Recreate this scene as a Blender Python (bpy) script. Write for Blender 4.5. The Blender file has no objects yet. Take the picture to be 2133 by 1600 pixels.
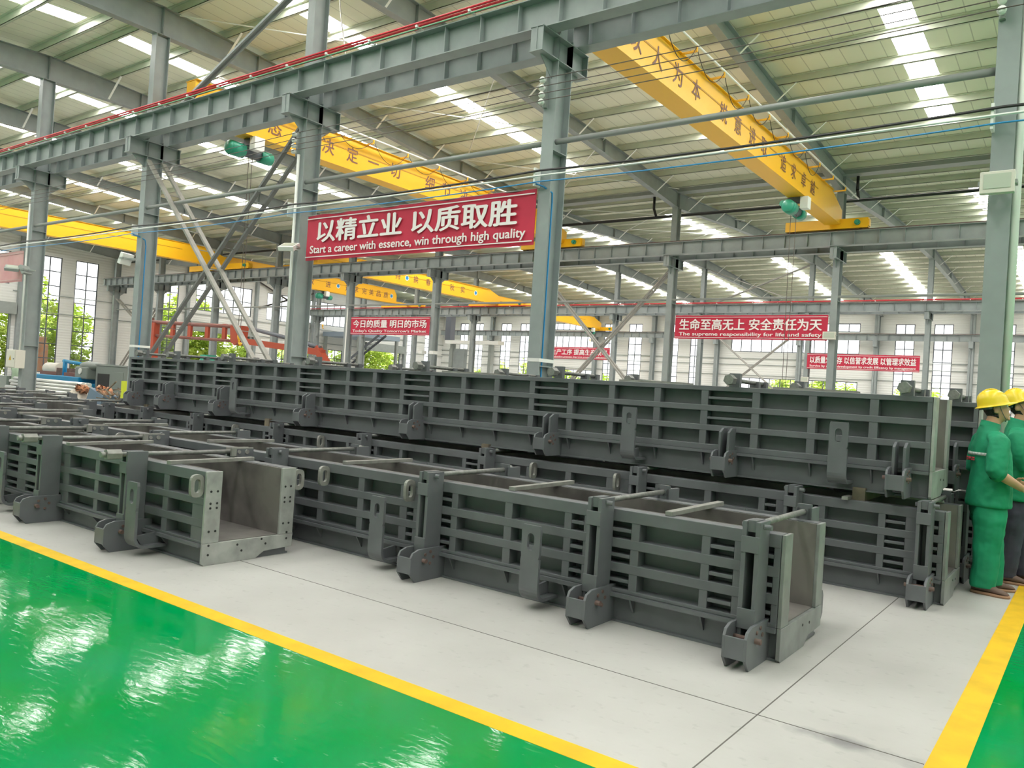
import bpy, bmesh, math, random
from mathutils import Vector, Matrix
random.seed(7)
S = bpy.context.scene
COL = S.collection
PI = math.pi

# ------------------------------------------------------------------ camera, sky, sun, exposure
cam_d = bpy.data.cameras.new('camera')
cam = bpy.data.objects.new('camera', cam_d); COL.objects.link(cam)
cam_d.sensor_width = 36.0
cam_d.lens = 1660.2 / 2133.0 * 36.0
cam_d.clip_end = 400
yaw, pitch, roll = math.radians(36.5355), math.radians(0.5381), math.radians(3.7188)
fwd = Vector((-math.sin(yaw)*math.cos(pitch), math.cos(yaw)*math.cos(pitch), math.sin(pitch)))
r0 = Vector((math.cos(yaw), math.sin(yaw), 0)); u0 = r0.cross(fwd)
rt = math.cos(roll)*r0 + math.sin(roll)*u0
up = rt.cross(fwd)
cam.matrix_world = Matrix(((rt.x, up.x, -fwd.x, 0), (rt.y, up.y, -fwd.y, 0), (rt.z, up.z, -fwd.z, 1.45), (0, 0, 0, 1)))
S.camera = cam

w = bpy.data.worlds.new('overcast_sky'); S.world = w
w.use_nodes = True
bg = w.node_tree.nodes['Background']
bg.inputs[0].default_value = (0.97, 0.98, 1.0, 1); bg.inputs[1].default_value = 2.6
SKYLIGHT = 22.0
sun_d = bpy.data.lights.new('sun', 'SUN'); sun_d.energy = 13.0; sun_d.angle = 0.02; sun_d.color = (1, .96, .86)
sun = bpy.data.objects.new('sun', sun_d); COL.objects.link(sun)
sun.rotation_euler = (math.radians(-14), math.radians(30), 0)
vs = S.view_settings
vs.view_transform = 'Standard'; vs.look = 'None'; vs.gamma = 1.0; vs.use_curve_mapping = False
vs.exposure = 0.0
S.cycles.max_bounces = 8; S.cycles.diffuse_bounces = 5; S.cycles.glossy_bounces = 3
S.cycles.transmission_bounces = 4; S.cycles.transparent_max_bounces = 8
S.cycles.sample_clamp_indirect = 6.0
S.cycles.caustics_reflective = False; S.cycles.caustics_refractive = False
S.cycles.use_denoising = True

# ------------------------------------------------------------------ materials
def nodes_of(name):
    m = bpy.data.materials.new(name); m.use_nodes = True
    nt = m.node_tree
    return m, nt, nt.nodes['Principled BSDF']

def mat(name, col, rough=.5, metal=0., noise=0., scale=6., bump=0., spec=.5, col2=None, detail=4., stretch=None):
    m, nt, b = nodes_of(name)
    b.inputs['Roughness'].default_value = rough
    b.inputs['Metallic'].default_value = metal
    b.inputs['Specular IOR Level'].default_value = spec
    b.inputs['Base Color'].default_value = (*col, 1)
    if noise or bump:
        tc = nt.nodes.new('ShaderNodeTexCoord'); src = tc.outputs['Object']
        if stretch:
            mp = nt.nodes.new('ShaderNodeMapping'); mp.inputs['Scale'].default_value = stretch
            nt.links.new(src, mp.inputs[0]); src = mp.outputs[0]
        n = nt.nodes.new('ShaderNodeTexNoise'); n.inputs['Scale'].default_value = scale; n.inputs['Detail'].default_value = detail
        nt.links.new(src, n.inputs['Vector'])
        if noise:
            r = nt.nodes.new('ShaderNodeValToRGB')
            c2 = col2 or tuple(max(0, c*(1-noise)) for c in col)
            r.color_ramp.elements[0].position = .35; r.color_ramp.elements[0].color = (*c2, 1)
            r.color_ramp.elements[1].position = .65; r.color_ramp.elements[1].color = (*col, 1)
            nt.links.new(n.outputs[0], r.inputs[0]); nt.links.new(r.outputs[0], b.inputs['Base Color'])
        if bump:
            bp = nt.nodes.new('ShaderNodeBump'); bp.inputs['Strength'].default_value = bump; bp.inputs['Distance'].default_value = .02
            nt.links.new(n.outputs[0], bp.inputs['Height']); nt.links.new(bp.outputs[0], b.inputs['Normal'])
    return m

M = {}
M['paint'] = mat('mold_grey_paint', (.128, .134, .145), .42, noise=.14, scale=5)
M['skin'] = mat('mold_bare_inner_steel', (.22, .205, .19), .38, .3, noise=.45, scale=2.2, col2=(.085, .075, .075))
M['raw'] = mat('machined_plate_steel', (.44, .45, .43), .42, .35, noise=.3, scale=7)
M['plate'] = mat('grey_end_plate', (.25, .26, .255), .45, .2, noise=.3, scale=6)
M['bar'] = mat('bare_bar_steel', (.29, .285, .265), .5, .2, noise=.25, scale=12)
M['rod'] = mat('threaded_rod_steel', (.25, .25, .24), .45, .4, noise=.3, scale=30)
M['hole_shade'] = mat('painted_hole_shade', (.02, .02, .02), .6)  # near-black colour standing for the shade inside holes and openings
M['rust'] = mat('rusted_clamp_steel', (.16, .10, .085), .6, noise=.4, scale=9)
M['steel'] = mat('grey_structural_paint', (.29, .325, .325), .45, noise=.12, scale=3)
M['steel2'] = mat('light_grey_structural_paint', (.30, .33, .31), .45, noise=.1, scale=3)
M['pipe'] = mat('tie_pipe_grey', (.27, .28, .27), .4)
M['brace_dark'] = mat('dark_brace_channel', (.15, .155, .15), .5)
M['brace'] = mat('brace_channel_grey', (.34, .33, .30), .5, noise=.2, scale=4)
M['crane'] = mat('crane_yellow_enamel', (.87, .47, .012), .4)
M['crane_dark'] = mat('crane_text_violet', (.20, .085, .06), .5)
M['yellow_helmet'] = mat('helmet_yellow', (.80, .58, .02), .3)
M['red_pipe'] = mat('red_conductor_rail', (.62, .03, .05), .4)
M['green_rail'] = mat('green_earth_rail', (.15, .42, .25), .45)
M['white'] = mat('white_plastic', (.78, .79, .76), .4)
M['white_text'] = mat('white_print', (.86, .80, .80), .6)
M['banner'] = mat('red_banner_cloth', (.56, .025, .065), .7, noise=.12, scale=2)
M['banner_back'] = mat('pale_red_banner_back', (.62, .36, .36), .8, noise=.15, scale=1.2, col2=(.58, .28, .29))
M['banner_faint'] = mat('faded_print', (.60, .44, .43), .8)
M['blue'] = mat('blue_air_hose', (.02, .24, .52), .35)
M['black'] = mat('black_rubber', (.02, .02, .02), .5)
M['cable'] = mat('dark_bare_wire', (.10, .08, .07), .5)
M['green_motor'] = mat('green_hoist_enamel', (.03, .30, .20), .35)
M['red_steel'] = mat('orange_red_enamel', (.36, .055, .022), .5)
M['red_dark'] = mat('dull_red_rail', (.20, .075, .06), .5)
M['wall'] = mat('white_wall_panel', (.74, .75, .72), .6)
M['frame'] = mat('dark_window_frame', (.10, .11, .13), .5)
M['blue_machine'] = mat('blue_machine_enamel', (.015, .26, .50), .4)
M['cabinet'] = mat('grey_green_machine_cabinet', (.22, .25, .23), .5)
M['mach_green'] = mat('pale_green_machine', (.30, .40, .28), .5)
M['shiny'] = mat('galvanised_pipe', (.62, .63, .60), .28, .7)
M['sack'] = mat('cream_woven_sack', (.72, .64, .55), .8, noise=.3, scale=6)
M['orange'] = mat('orange_rag', (.62, .25, .12), .85, noise=.4, scale=5, col2=(.45, .3, .2))
M['scrap'] = mat('brown_scrap', (.22, .18, .13), .8, noise=.5, scale=5)
M['lime'] = mat('lime_paint', (.55, .62, .03), .5)
M['ivory'] = mat('ivory_box_enamel', (.66, .63, .56), .45)
M['cloth_green'] = mat('green_work_cloth', (.004, .27, .13), .75, noise=.22, scale=5, bump=.25)
M['cloth_navy'] = mat('dark_navy_trouser_cloth', (.05, .045, .075), .8, noise=.2, scale=8)
M['skin_tone'] = mat('skin', (.62, .33, .21), .5, noise=.12, scale=10)
M['hair'] = mat('black_hair', (.025, .022, .02), .6)
M['shoe'] = mat('brown_suede_shoe', (.16, .10, .08), .8, noise=.2, scale=20)
M['sole'] = mat('tan_sole', (.36, .20, .12), .7)
M['reflective'] = mat('grey_reflective_tape', (.50, .55, .52), .4)
M['red_print'] = mat('red_back_print', (.45, .03, .05), .6)
M['eye'] = mat('eye_white', (.8, .8, .8), .3)
M['lamp_glass'] = mat('pale_lamp_glass', (.48, .52, .44), .25)
M['roof'] = mat('cream_roof_sheet', (.76, .77, .62), .55)
M['purlin'] = mat('purlin_grey_green', (.58, .61, .50), .5, noise=.08, scale=2)
M['bark'] = mat('tree_bark', (.14, .10, .06), .9)
M['leaf'] = mat('sunny_leaf', (.60, .70, .14), .7, noise=.5, scale=1.5, col2=(.36, .52, .08))
M['ground'] = mat('outdoor_ground', (.42, .42, .36), .9)

# trapezoid sheet: fine ribs along the slope
def ribbed(m, axis, period, strength):
    nt = m.node_tree; b = nt.nodes['Principled BSDF']
    tc = nt.nodes.new('ShaderNodeTexCoord'); wv = nt.nodes.new('ShaderNodeTexWave')
    wv.bands_direction = axis; wv.wave_profile = 'SIN'; wv.inputs['Scale'].default_value = 1.0/period*.314
    bp = nt.nodes.new('ShaderNodeBump'); bp.inputs['Strength'].default_value = strength; bp.inputs['Distance'].default_value = .03
    nt.links.new(tc.outputs['Object'], wv.inputs['Vector']); nt.links.new(wv.outputs['Fac'], bp.inputs['Height'])
    nt.links.new(bp.outputs[0], b.inputs['Normal'])
ribbed(M['roof'], 'X', .30, .12)
def seams(m, period, width, dark):
    nt = m.node_tree; b = nt.nodes['Principled BSDF']; N = nt.nodes.new; L = nt.links.new
    tc = N('ShaderNodeTexCoord'); sp = N('ShaderNodeSeparateXYZ'); L(tc.outputs['Object'], sp.inputs[0])
    a = N('ShaderNodeMath'); a.operation = 'PINGPONG'; a.inputs[1].default_value = period/2; L(sp.outputs[0], a.inputs[0])
    c = N('ShaderNodeMath'); c.operation = 'LESS_THAN'; c.inputs[1].default_value = width/2; L(a.outputs[0], c.inputs[0])
    mx = N('ShaderNodeMixRGB'); mx.inputs[1].default_value = b.inputs['Base Color'].default_value; mx.inputs[2].default_value = (*dark, 1)
    L(c.outputs[0], mx.inputs[0]); L(mx.outputs[0], b.inputs['Base Color'])
seams(M['roof'], .45, .022, (.50, .50, .40))
ribbed(M['wall'], 'Z', .18, .35)

# glass pane: sees through, mirrors a little
def make_glass():
    m = bpy.data.materials.new('window_glass'); m.use_nodes = True; nt = m.node_tree
    nt.nodes.remove(nt.nodes['Principled BSDF'])
    t = nt.nodes.new('ShaderNodeBsdfTransparent'); t.inputs[0].default_value = (.94, .96, .95, 1)
    g = nt.nodes.new('ShaderNodeBsdfGlossy'); g.inputs['Roughness'].default_value = .03
    mx = nt.nodes.new('ShaderNodeMixShader'); mx.inputs[0].default_value = .06
    nt.links.new(t.outputs[0], mx.inputs[1]); nt.links.new(g.outputs[0], mx.inputs[2])
    nt.links.new(mx.outputs[0], nt.nodes['Material Output'].inputs[0])
    return m
M['glass'] = make_glass()

# daylit translucent roof panel
def make_skylight():
    m, nt, b = nodes_of('daylit_roof_panel')
    b.inputs['Base Color'].default_value = (.8, .8, .8, 1)
    b.inputs['Emission Color'].default_value = (1, .965, .94, 1); b.inputs['Emission Strength'].default_value = SKYLIGHT
    return m
M['skylight'] = make_skylight()

# concrete slab
def make_concrete():
    m, nt, b = nodes_of('concrete_floor')
    N = nt.nodes.new; L = nt.links.new
    tc = N('ShaderNodeTexCoord')
    n1 = N('ShaderNodeTexNoise'); n1.inputs['Scale'].default_value = .9; n1.inputs['Detail'].default_value = 8
    n2 = N('ShaderNodeTexNoise'); n2.inputs['Scale'].default_value = 14; n2.inputs['Detail'].default_value = 8
    mp = N('ShaderNodeMapping'); mp.inputs['Scale'].default_value = (1, 1.25, 1)
    L(tc.outputs['Object'], n1.inputs['Vector']); L(tc.outputs['Object'], mp.inputs[0]); L(mp.outputs[0], n2.inputs['Vector'])
    r1 = N('ShaderNodeValToRGB'); e = r1.color_ramp.elements
    e[0].position = .3; e[0].color = (.375, .365, .35, 1); e[1].position = .7; e[1].color = (.48, .47, .455, 1)
    L(n1.outputs[0], r1.inputs[0])
    r2 = N('ShaderNodeValToRGB'); e = r2.color_ramp.elements
    e[0].position = .27; e[0].color = (.30, .29, .28, 1); e[1].position = .40; e[1].color = (1, 1, 1, 1)
    L(n2.outputs[0], r2.inputs[0])
    mx = N('ShaderNodeMixRGB'); mx.blend_type = 'MULTIPLY'; mx.inputs[0].default_value = .2
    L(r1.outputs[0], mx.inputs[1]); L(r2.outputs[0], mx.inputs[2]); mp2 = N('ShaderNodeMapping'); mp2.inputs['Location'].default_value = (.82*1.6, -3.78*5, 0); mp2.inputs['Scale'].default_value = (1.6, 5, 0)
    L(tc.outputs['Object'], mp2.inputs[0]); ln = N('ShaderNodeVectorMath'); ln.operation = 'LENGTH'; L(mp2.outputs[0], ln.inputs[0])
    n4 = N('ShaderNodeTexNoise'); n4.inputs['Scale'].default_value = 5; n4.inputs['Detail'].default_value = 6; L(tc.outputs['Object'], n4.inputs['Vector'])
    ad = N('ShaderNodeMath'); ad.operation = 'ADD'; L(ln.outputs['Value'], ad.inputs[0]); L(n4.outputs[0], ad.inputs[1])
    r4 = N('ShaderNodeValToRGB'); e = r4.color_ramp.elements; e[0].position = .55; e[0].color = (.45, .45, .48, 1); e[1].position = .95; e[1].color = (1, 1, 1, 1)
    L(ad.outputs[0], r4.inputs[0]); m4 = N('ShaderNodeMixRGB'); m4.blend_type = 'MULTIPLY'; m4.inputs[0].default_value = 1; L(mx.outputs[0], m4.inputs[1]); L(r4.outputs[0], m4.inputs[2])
    L(m4.outputs[0], b.inputs['Base Color'])
    b.inputs['Roughness'].default_value = .45; b.inputs['Specular IOR Level'].default_value = .35
    bp = N('ShaderNodeBump'); bp.inputs['Strength'].default_value = .08; bp.inputs['Distance'].default_value = .01
    L(n2.outputs[0], bp.inputs['Height']); L(bp.outputs[0], b.inputs['Normal'])
    return m
M['concrete'] = make_concrete()

# wet-looking epoxy paint, slightly wavy and scuffed
def make_epoxy():
    m, nt, b = nodes_of('green_epoxy_floor')
    N = nt.nodes.new; L = nt.links.new
    tc = N('ShaderNodeTexCoord')
    n1 = N('ShaderNodeTexNoise'); n1.inputs['Scale'].default_value = 1.1; n1.inputs['Detail'].default_value = 5
    L(tc.outputs['Object'], n1.inputs['Vector'])
    r1 = N('ShaderNodeValToRGB'); e = r1.color_ramp.elements
    e[0].position = .35; e[0].color = (.0, .245, .04, 1); e[1].position = .68; e[1].color = (.0, .255, .085, 1)
    L(n1.outputs[0], r1.inputs[0])
    n3 = N('ShaderNodeTexNoise'); n3.inputs['Scale'].default_value = 9; n3.inputs['Detail'].default_value = 9; n3.inputs['Roughness'].default_value = .7
    mp = N('ShaderNodeMapping'); mp.inputs['Scale'].default_value = (.8, 2.4, 1)
    L(tc.outputs['Object'], mp.inputs[0]); L(mp.outputs[0], n3.inputs['Vector'])
    r3 = N('ShaderNodeValToRGB'); e = r3.color_ramp.elements
    e[0].position = .64; e[0].color = (0, 0, 0, 1); e[1].position = .74; e[1].color = (.55, .55, .55, 1)
    L(n3.outputs[0], r3.inputs[0])
    mx = N('ShaderNodeMixRGB'); L(r3.outputs[0], mx.inputs[0]); L(r1.outputs[0], mx.inputs[1]); mx.inputs[2].default_value = (.35, .55, .42, 1)
    L(mx.outputs[0], b.inputs['Base Color'])
    b.inputs['Roughness'].default_value = .05; b.inputs['Specular IOR Level'].default_value = .22
    n2 = N('ShaderNodeTexNoise'); n2.inputs['Scale'].default_value = 11; n2.inputs['Detail'].default_value = 5; n2.inputs['Distortion'].default_value = .6
    L(mp.outputs[0], n2.inputs['Vector'])
    bp = N('ShaderNodeBump'); bp.inputs['Strength'].default_value = .04; bp.inputs['Distance'].default_value = .02
    L(n2.outputs[0], bp.inputs['Height']); L(bp.outputs[0], b.inputs['Normal'])
    return m
M['epoxy'] = make_epoxy()
M['line'] = mat('yellow_floor_paint', (.76, .47, .012), .5, noise=.18, spec=.25, scale=5)

# ------------------------------------------------------------------ mesh helpers
class MB:
    def __init__(s): s.v = []; s.f = []; s.smooth = set()
    def quad(s, pts, sm=False):
        n = len(s.v); s.v += [tuple(p) for p in pts]; s.f.append(tuple(range(n, n+len(pts))))
        if sm: s.smooth.add(len(s.f)-1)
        return s
    def box(s, x0, x1, y0, y1, z0, z1):
        if x0 > x1: x0, x1 = x1, x0
        if y0 > y1: y0, y1 = y1, y0
        if z0 > z1: z0, z1 = z1, z0
        n = len(s.v)
        s.v += [(x0,y0,z0),(x1,y0,z0),(x1,y1,z0),(x0,y1,z0),(x0,y0,z1),(x1,y0,z1),(x1,y1,z1),(x0,y1,z1)]
        s.f += [tuple(n+i for i in q) for q in ((0,3,2,1),(4,5,6,7),(0,1,5,4),(1,2,6,5),(2,3,7,6),(3,0,4,7))]
        return s
    def beam(s, p, q, wd, h, upv=(0,0,1)):
        p = Vector(p); q = Vector(q); d = (q-p).normalized(); a = d.cross(Vector(upv))
        if a.length < 1e-4: a = d.cross(Vector((1,0,0)))
        a.normalize(); b = a.cross(d)
        n = len(s.v)
        for c in (p, q):
            for i, j in ((-1,-1),(1,-1),(1,1),(-1,1)): s.v.append(tuple(c + a*wd/2*i + b*h/2*j))
        s.f += [tuple(n+i for i in t) for t in ((0,1,2,3),(7,6,5,4),(0,4,5,1),(1,5,6,2),(2,6,7,3),(3,7,4,0))]
        return s
    def tube(s, p, q, r, n=10, r2=None):
        p = Vector(p); q = Vector(q); d = (q-p).normalized()
        a = d.orthogonal().normalized(); b = d.cross(a); r2 = r if r2 is None else r2
        k = len(s.v)
        for c, rr in ((p, r), (q, r2)):
            for i in range(n):
                t = 2*PI*(i+.5)/n; s.v.append(tuple(c + a*rr*math.cos(t) + b*rr*math.sin(t)))
        for i in range(n):
            j = (i+1) % n; s.f.append((k+i, k+j, k+n+j, k+n+i))
            if n > 6: s.smooth.add(len(s.f)-1)
        s.f.append(tuple(k+n-1-i for i in range(n))); s.f.append(tuple(k+n+i for i in range(n)))
        return s
    def path(s, pts, r, n=8):
        for a, b in zip(pts[:-1], pts[1:]): s.tube(a, b, r, n)
        return s
    def prism(s, poly, axis, a0, a1):
        # poly in the two other axes, in order (y,z) for X, (x,z) for Y, (x,y) for Z
        def P3(u, v, a): return (a,u,v) if axis == 'X' else ((u,a,v) if axis == 'Y' else (u,v,a))
        k = len(s.v); n = len(poly)
        s.v += [P3(u, v, a0) for u, v in poly] + [P3(u, v, a1) for u, v in poly]
        s.f.append(tuple(k+i for i in range(n))); s.f.append(tuple(k+2*n-1-i for i in range(n)))
        for i in range(n):
            j = (i+1) % n; s.f.append((k+i, k+n+i, k+n+j, k+j))
        return s
    def loft(s, rings, cap=True):
        # rings: lists of equal-length point loops
        k = len(s.v); n = len(rings[0])
        for r in rings: s.v += [tuple(p) for p in r]
        for a in range(len(rings)-1):
            for i in range(n):
                j = (i+1) % n
                s.f.append((k+a*n+i, k+a*n+j, k+(a+1)*n+j, k+(a+1)*n+i)); s.smooth.add(len(s.f)-1)
        if cap:
            s.f.append(tuple(k+n-1-i for i in range(n))); s.f.append(tuple(k+(len(rings)-1)*n+i for i in range(n)))
        return s
    def sphere(s, c, r, nu=14, nv=8, sx=1, sy=1, sz=1):
        c = Vector(c); rings = []
        for j in range(1, nv):
            ph = PI*j/nv - PI/2
            rings.append([(c.x+r*sx*math.cos(ph)*math.cos(2*PI*i/nu), c.y+r*sy*math.cos(ph)*math.sin(2*PI*i/nu), c.z+r*sz*math.sin(ph)) for i in range(nu)])
        return s.loft(rings)
    def build(s, name, m, parent=None, loc=None, rot=None, bevel=0, recalc=True):
        me = bpy.data.meshes.new(name); me.from_pydata(s.v, [], s.f)
        if recalc:
            bm = bmesh.new(); bm.from_mesh(me); bmesh.ops.recalc_face_normals(bm, faces=bm.faces); bm.to_mesh(me); bm.free()
        for i in s.smooth: me.polygons[i].use_smooth = True
        for mm in (m if isinstance(m, (list, tuple)) else [m]): me.materials.append(mm)
        me.update()
        o = bpy.data.objects.new(name, me); COL.objects.link(o)
        if parent: o.parent = parent
        if loc: o.location = loc
        if rot: o.rotation_euler = rot
        if bevel:
            md = o.modifiers.new('bevel', 'BEVEL'); md.width = bevel; md.segments = 2; md.limit_method = 'ANGLE'; md.harden_normals = False
        return o

def thing(name, label, cat, loc=(0,0,0), rotz=0, group=None):
    o = bpy.data.objects.new(name, None); COL.objects.link(o); o.empty_display_size = .2
    o.location = loc; o.rotation_euler = (0, 0, rotz)
    return tag(o, label, cat, group)
def tag(o, label, cat, group=None):
    o['label'] = label; o['category'] = cat
    if group: o['group'] = group
    return o
def struct(o, label=None):
    o['kind'] = 'structure'
    if label: o['label'] = label
    return o
def copy_tree(o, parent=None):
    c = o.copy(); COL.objects.link(c)
    if parent: c.parent = parent
    for ch in o.children: copy_tree(ch, c)
    return c
def dup(o, loc, label, group=None, rotz=None):
    c = copy_tree(o); c.location = loc; c['label'] = label
    if rotz is not None: c.rotation_euler = (0, 0, rotz)
    if group: c['group'] = group
    return c

_tmp = []
def text_mb(body, width, height, bold=0.0, space=1.0):
    """lettering as a flat mesh in the XY plane, fitted to width x height, centred on the origin"""
    cu = bpy.data.curves.new('lettering', 'FONT'); cu.body = body; cu.size = 1; cu.space_character = space
    cu.resolution_u = 3; cu.extrude = 0.0
    o = bpy.data.objects.new('lettering', cu); COL.objects.link(o)
    dg = bpy.context.evaluated_depsgraph_get(); dg.update()
    me = bpy.data.meshes.new_from_object(o.evaluated_get(dg))
    bpy.data.objects.remove(o); bpy.data.curves.remove(cu)
    height0 = 1.0
    if bold:      # heavier strokes: the same outlines laid side by side
        bm = bmesh.new(); n0 = me.copy()
        for q, (dx, dy) in enumerate(((-bold, 0), (bold, 0), (0, bold*.6), (0, -bold*.6))):
            k = me.copy()
            for v in k.vertices: v.co.x += dx; v.co.y += dy; v.co.z = q*.001/height0
            bm.from_mesh(k); bpy.data.meshes.remove(k)
        bm.to_mesh(me); bm.free(); bpy.data.meshes.remove(n0)
    xs = [v.co.x for v in me.vertices]; ys = [v.co.y for v in me.vertices]
    x0, x1, y0, y1 = min(xs), max(xs), min(ys), max(ys)
    for v in me.vertices:
        v.co = ((v.co.x-(x0+x1)/2)/(x1-x0)*width, (v.co.y-(y0+y1)/2)/(y1-y0)*height, v.co.z)
    return me
def put_text(me, m, parent, loc, rot, name='lettering'):
    me.materials.clear(); me.materials.append(m)
    o = bpy.data.objects.new(name, me); COL.objects.link(o); o.parent = parent; o.location = loc; o.rotation_euler = rot
    return o
FACE_NEAR = (PI/2, 0, 0)            # lettering that faces -Y
FACE_RIGHT = (PI/2, 0, PI/2)        # lettering that faces +X

# ------------------------------------------------------------------ the shell of the hall
XL, XR, YN, YF = -57.0, 10.0, -8.0, 64.0
RIDGES = [(-8, 9.65), (10.2, 10.5), (28, 9.65), (46, 10.5), (64, 9.65)]
def interp(t, y):
    for (a, za), (b, zb) in zip(t[:-1], t[1:]):
        if y <= b: return za + (zb-za)*(y-a)/(b-a)
    return t[-1][1]
def roof_z(y): return interp(RIDGES, y)
BOTTOM = [(-8, 8.85), (0, 9.3), (5, 9.58), (10.2, 9.6), (13, 9.62), (16, 9.64), (22, 9.28), (28, 8.85), (34, 9.3), (40, 9.62), (46, 9.72), (52, 9.58), (58, 9.2), (64, 8.8)]
A_X = [-1.0, -7.05, -13.0, -18.95, -25.05, -31.1, -37.1, -43.1, -49.1, -55.1]
B_X = [-1.35, -7.39, -13.43, -19.45, -25.52, -31.5, -37.6, -43.5, -49.8, -55.5]
C_X = [-1.4, -7.45, -13.48, -19.95, -25.95, -32.0, -38.0, -44.0, -50.0, -55.8]
YA, YB, YC = 10.22, 28.0, 46.0

mb = MB()
mb.quad([(XL-40, YN-10, -.02), (XR+30, YN-10, -.02), (XR+30, YF+60, -.02), (XL-40, YF+60, -.02)])
struct(mb.build('ground', M['ground']))
mb = MB(); mb.box(XL, XR, YN, YF, -.015, 0.0)
struct(mb.build('floor', M['concrete']))
mb = MB(); mb.box(XL, -.525, YN, 2.765, 0, .004); mb.box(-.385, XR, YN, 40, 0, .004)
struct(mb.build('floor_coating', M['epoxy']), 'glossy green epoxy floor coating')
mb = MB(); mb.box(XL, -.525, 2.765, 2.885, 0, .005)
struct(mb.build('floor_line_1', M['line']), 'yellow line along the green floor')
mb = MB(); mb.box(-.525, -.385, YN, 40, 0, .005)
struct(mb.build('floor_line_2', M['line']), 'yellow line beside the workers')
mb = MB()
mb.box(XL, -.53, 3.785, 3.791, 0, .0012)
mb.box(-1.243, -1.237, 2.89, 64, 0, .0013)
struct(mb.build('floor_joint', mat('saw_cut_joint', (.12, .11, .10), .9)), 'thin saw cut joints in the concrete')

# roof deck with holes for the daylight strips
SKY_X = [-3.93 - 6.05*k for k in range(-2, 9)]
SKY_Y = [(-5.6, 9.7), (10.75, 24.4), (31.6, 44.6), (47.2, 62.2)]
ys = sorted({-8., 10.2, 28., 46., 64.} | {y for s in SKY_Y for y in s})
xs = [XL] + sorted(x+d for x in SKY_X for d in (-.33, .33)) + [XR]
mb = MB()
for i, (xa, xb) in enumerate(zip(xs[:-1], xs[1:])):
    hole = i % 2 == 1
    for ya, yb in zip(ys[:-1], ys[1:]):
        if hole and any(a <= ya and yb <= b for a, b in SKY_Y): continue
        mb.quad([(xa, ya, roof_z(ya)), (xb, ya, roof_z(ya)), (xb, yb, roof_z(yb)), (xa, yb, roof_z(yb))])
        mb.quad([(xa, ya, roof_z(ya)+.05), (xa, yb, roof_z(yb)+.05), (xb, yb, roof_z(yb)+.05), (xb, ya, roof_z(ya)+.05)])
struct(mb.build('ceiling', M['roof'], recalc=False))
n = 0
for x in SKY_X:
    for a, b in SKY_Y:
        n += 1
        cuts = [a] + [y for y in (10.2, 28, 46) if a < y < b] + [b]
        m2 = MB()
        for ya, yb in zip(cuts[:-1], cuts[1:]):
            m2.quad([(x-.33, ya, roof_z(ya)+.01), (x-.33, yb, roof_z(yb)+.01), (x+.33, yb, roof_z(yb)+.01), (x+.33, ya, roof_z(ya)+.01)])
        struct(m2.build('ceiling_skylight_%d' % n, M['skylight'], recalc=False))
# purlins
py = [10.55+1.4*i for i in range(13)] + [45.65-1.4*i for i in range(13)] + [46.35+1.4*i for i in range(13)] + [9.85-1.4*i for i in range(13)]
for y in py:
    z = roof_z(y); m2 = MB()
    m2.box(XL, XR, y-.006, y+.006, z-.2, z-.004)
    m2.box(XL, XR, y-.006, y+.07, z-.2, z-.188); m2.box(XL, XR, y-.07, y+.006, z-.016, z-.004); m2.box(XL, XR, y+.06, y+.07, z-.2, z-.175)
    struct(m2.build('roof_purlin', M['purlin']))
# rafters with their white stays
stay = None
def rafter(xa, xb, ya, yb, name):
    global stay
    cuts = sorted({ya, yb} | {y for y, _ in BOTTOM if ya < y < yb})
    X = lambda y: xa + (xb-xa)*(y-ya)/(yb-ya)
    m2 = MB(); top = lambda y: roof_z(y)-.2
    for a, b in zip(cuts[:-1], cuts[1:]):
        za, zb = interp(BOTTOM, a), interp(BOTTOM, b)
        for dx, sgn in ((-.006, 0), (.006, 0)):
            m2.quad([(X(a)+dx, a, za), (X(b)+dx, b, zb), (X(b)+dx, b, top(b)), (X(a)+dx, a, top(a))])
        for zlo, zhi in ((za, zb), (top(a)-.014, top(b)-.014)):
            p = [(X(a)-.11, a, zlo), (X(a)+.11, a, zlo), (X(b)+.11, b, zhi), (X(b)-.11, b, zhi)]
            m2.quad(p); m2.quad([(x, y, z+.014) for x, y, z in p])
            m2.quad([p[0], p[3], (p[3][0], p[3][1], p[3][2]+.014), (p[0][0], p[0][1], p[0][2]+.014)])
            m2.quad([p[1], p[2], (p[2][0], p[2][1], p[2][2]+.014), (p[1][0], p[1][1], p[1][2]+.014)])
        m2.box(X(a)-.1, X(a)+.1, a-.006, a+.006, za, top(a))
    o = struct(m2.build('roof_rafter', M['steel'], recalc=False))
    for i, y in enumerate(sorted(t for t in py if ya+.5 < t < yb-.5)):
        if i % 2: continue
        zb_ = interp(BOTTOM, y); zt = roof_z(y)-.2
        s = MB().beam((X(y)+.08, y, zb_+.01), (X(y)+.08+(zt-zb_)*1.15, y, zt), .012, .06, (0, 1, 0)).build('roof_stay', M['white'], o)
        struct(s)
for k in range(10):
    rafter(A_X[k], A_X[k], YN, YA, 'near'); rafter(A_X[k], B_X[k], YA, YB, 'ab')
    rafter(B_X[k], C_X[k], YB, YC, 'bc'); rafter(C_X[k], C_X[k], YC, YF, 'cd')

# valley gutter with its black rain pipe, and thin crossed rods under the deck
struct(MB().box(XL, XR, 27.78, 28.22, 9.44, 9.62).build('roof_gutter', M['steel2']))
for ya, yb in ((10.6, 16.2), (16.2, 21.8), (21.8, 27.4), (28.6, 34.2), (34.2, 39.8), (39.8, 45.4)):
    for xa, xb in ((-18.85, -13.1), (-13.1, -18.85)):
        struct(MB().tube((xa, ya, roof_z(ya)-.24), (xb, yb, roof_z(yb)-.24), .016, 6).build('roof_rod', M['white']))

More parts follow.
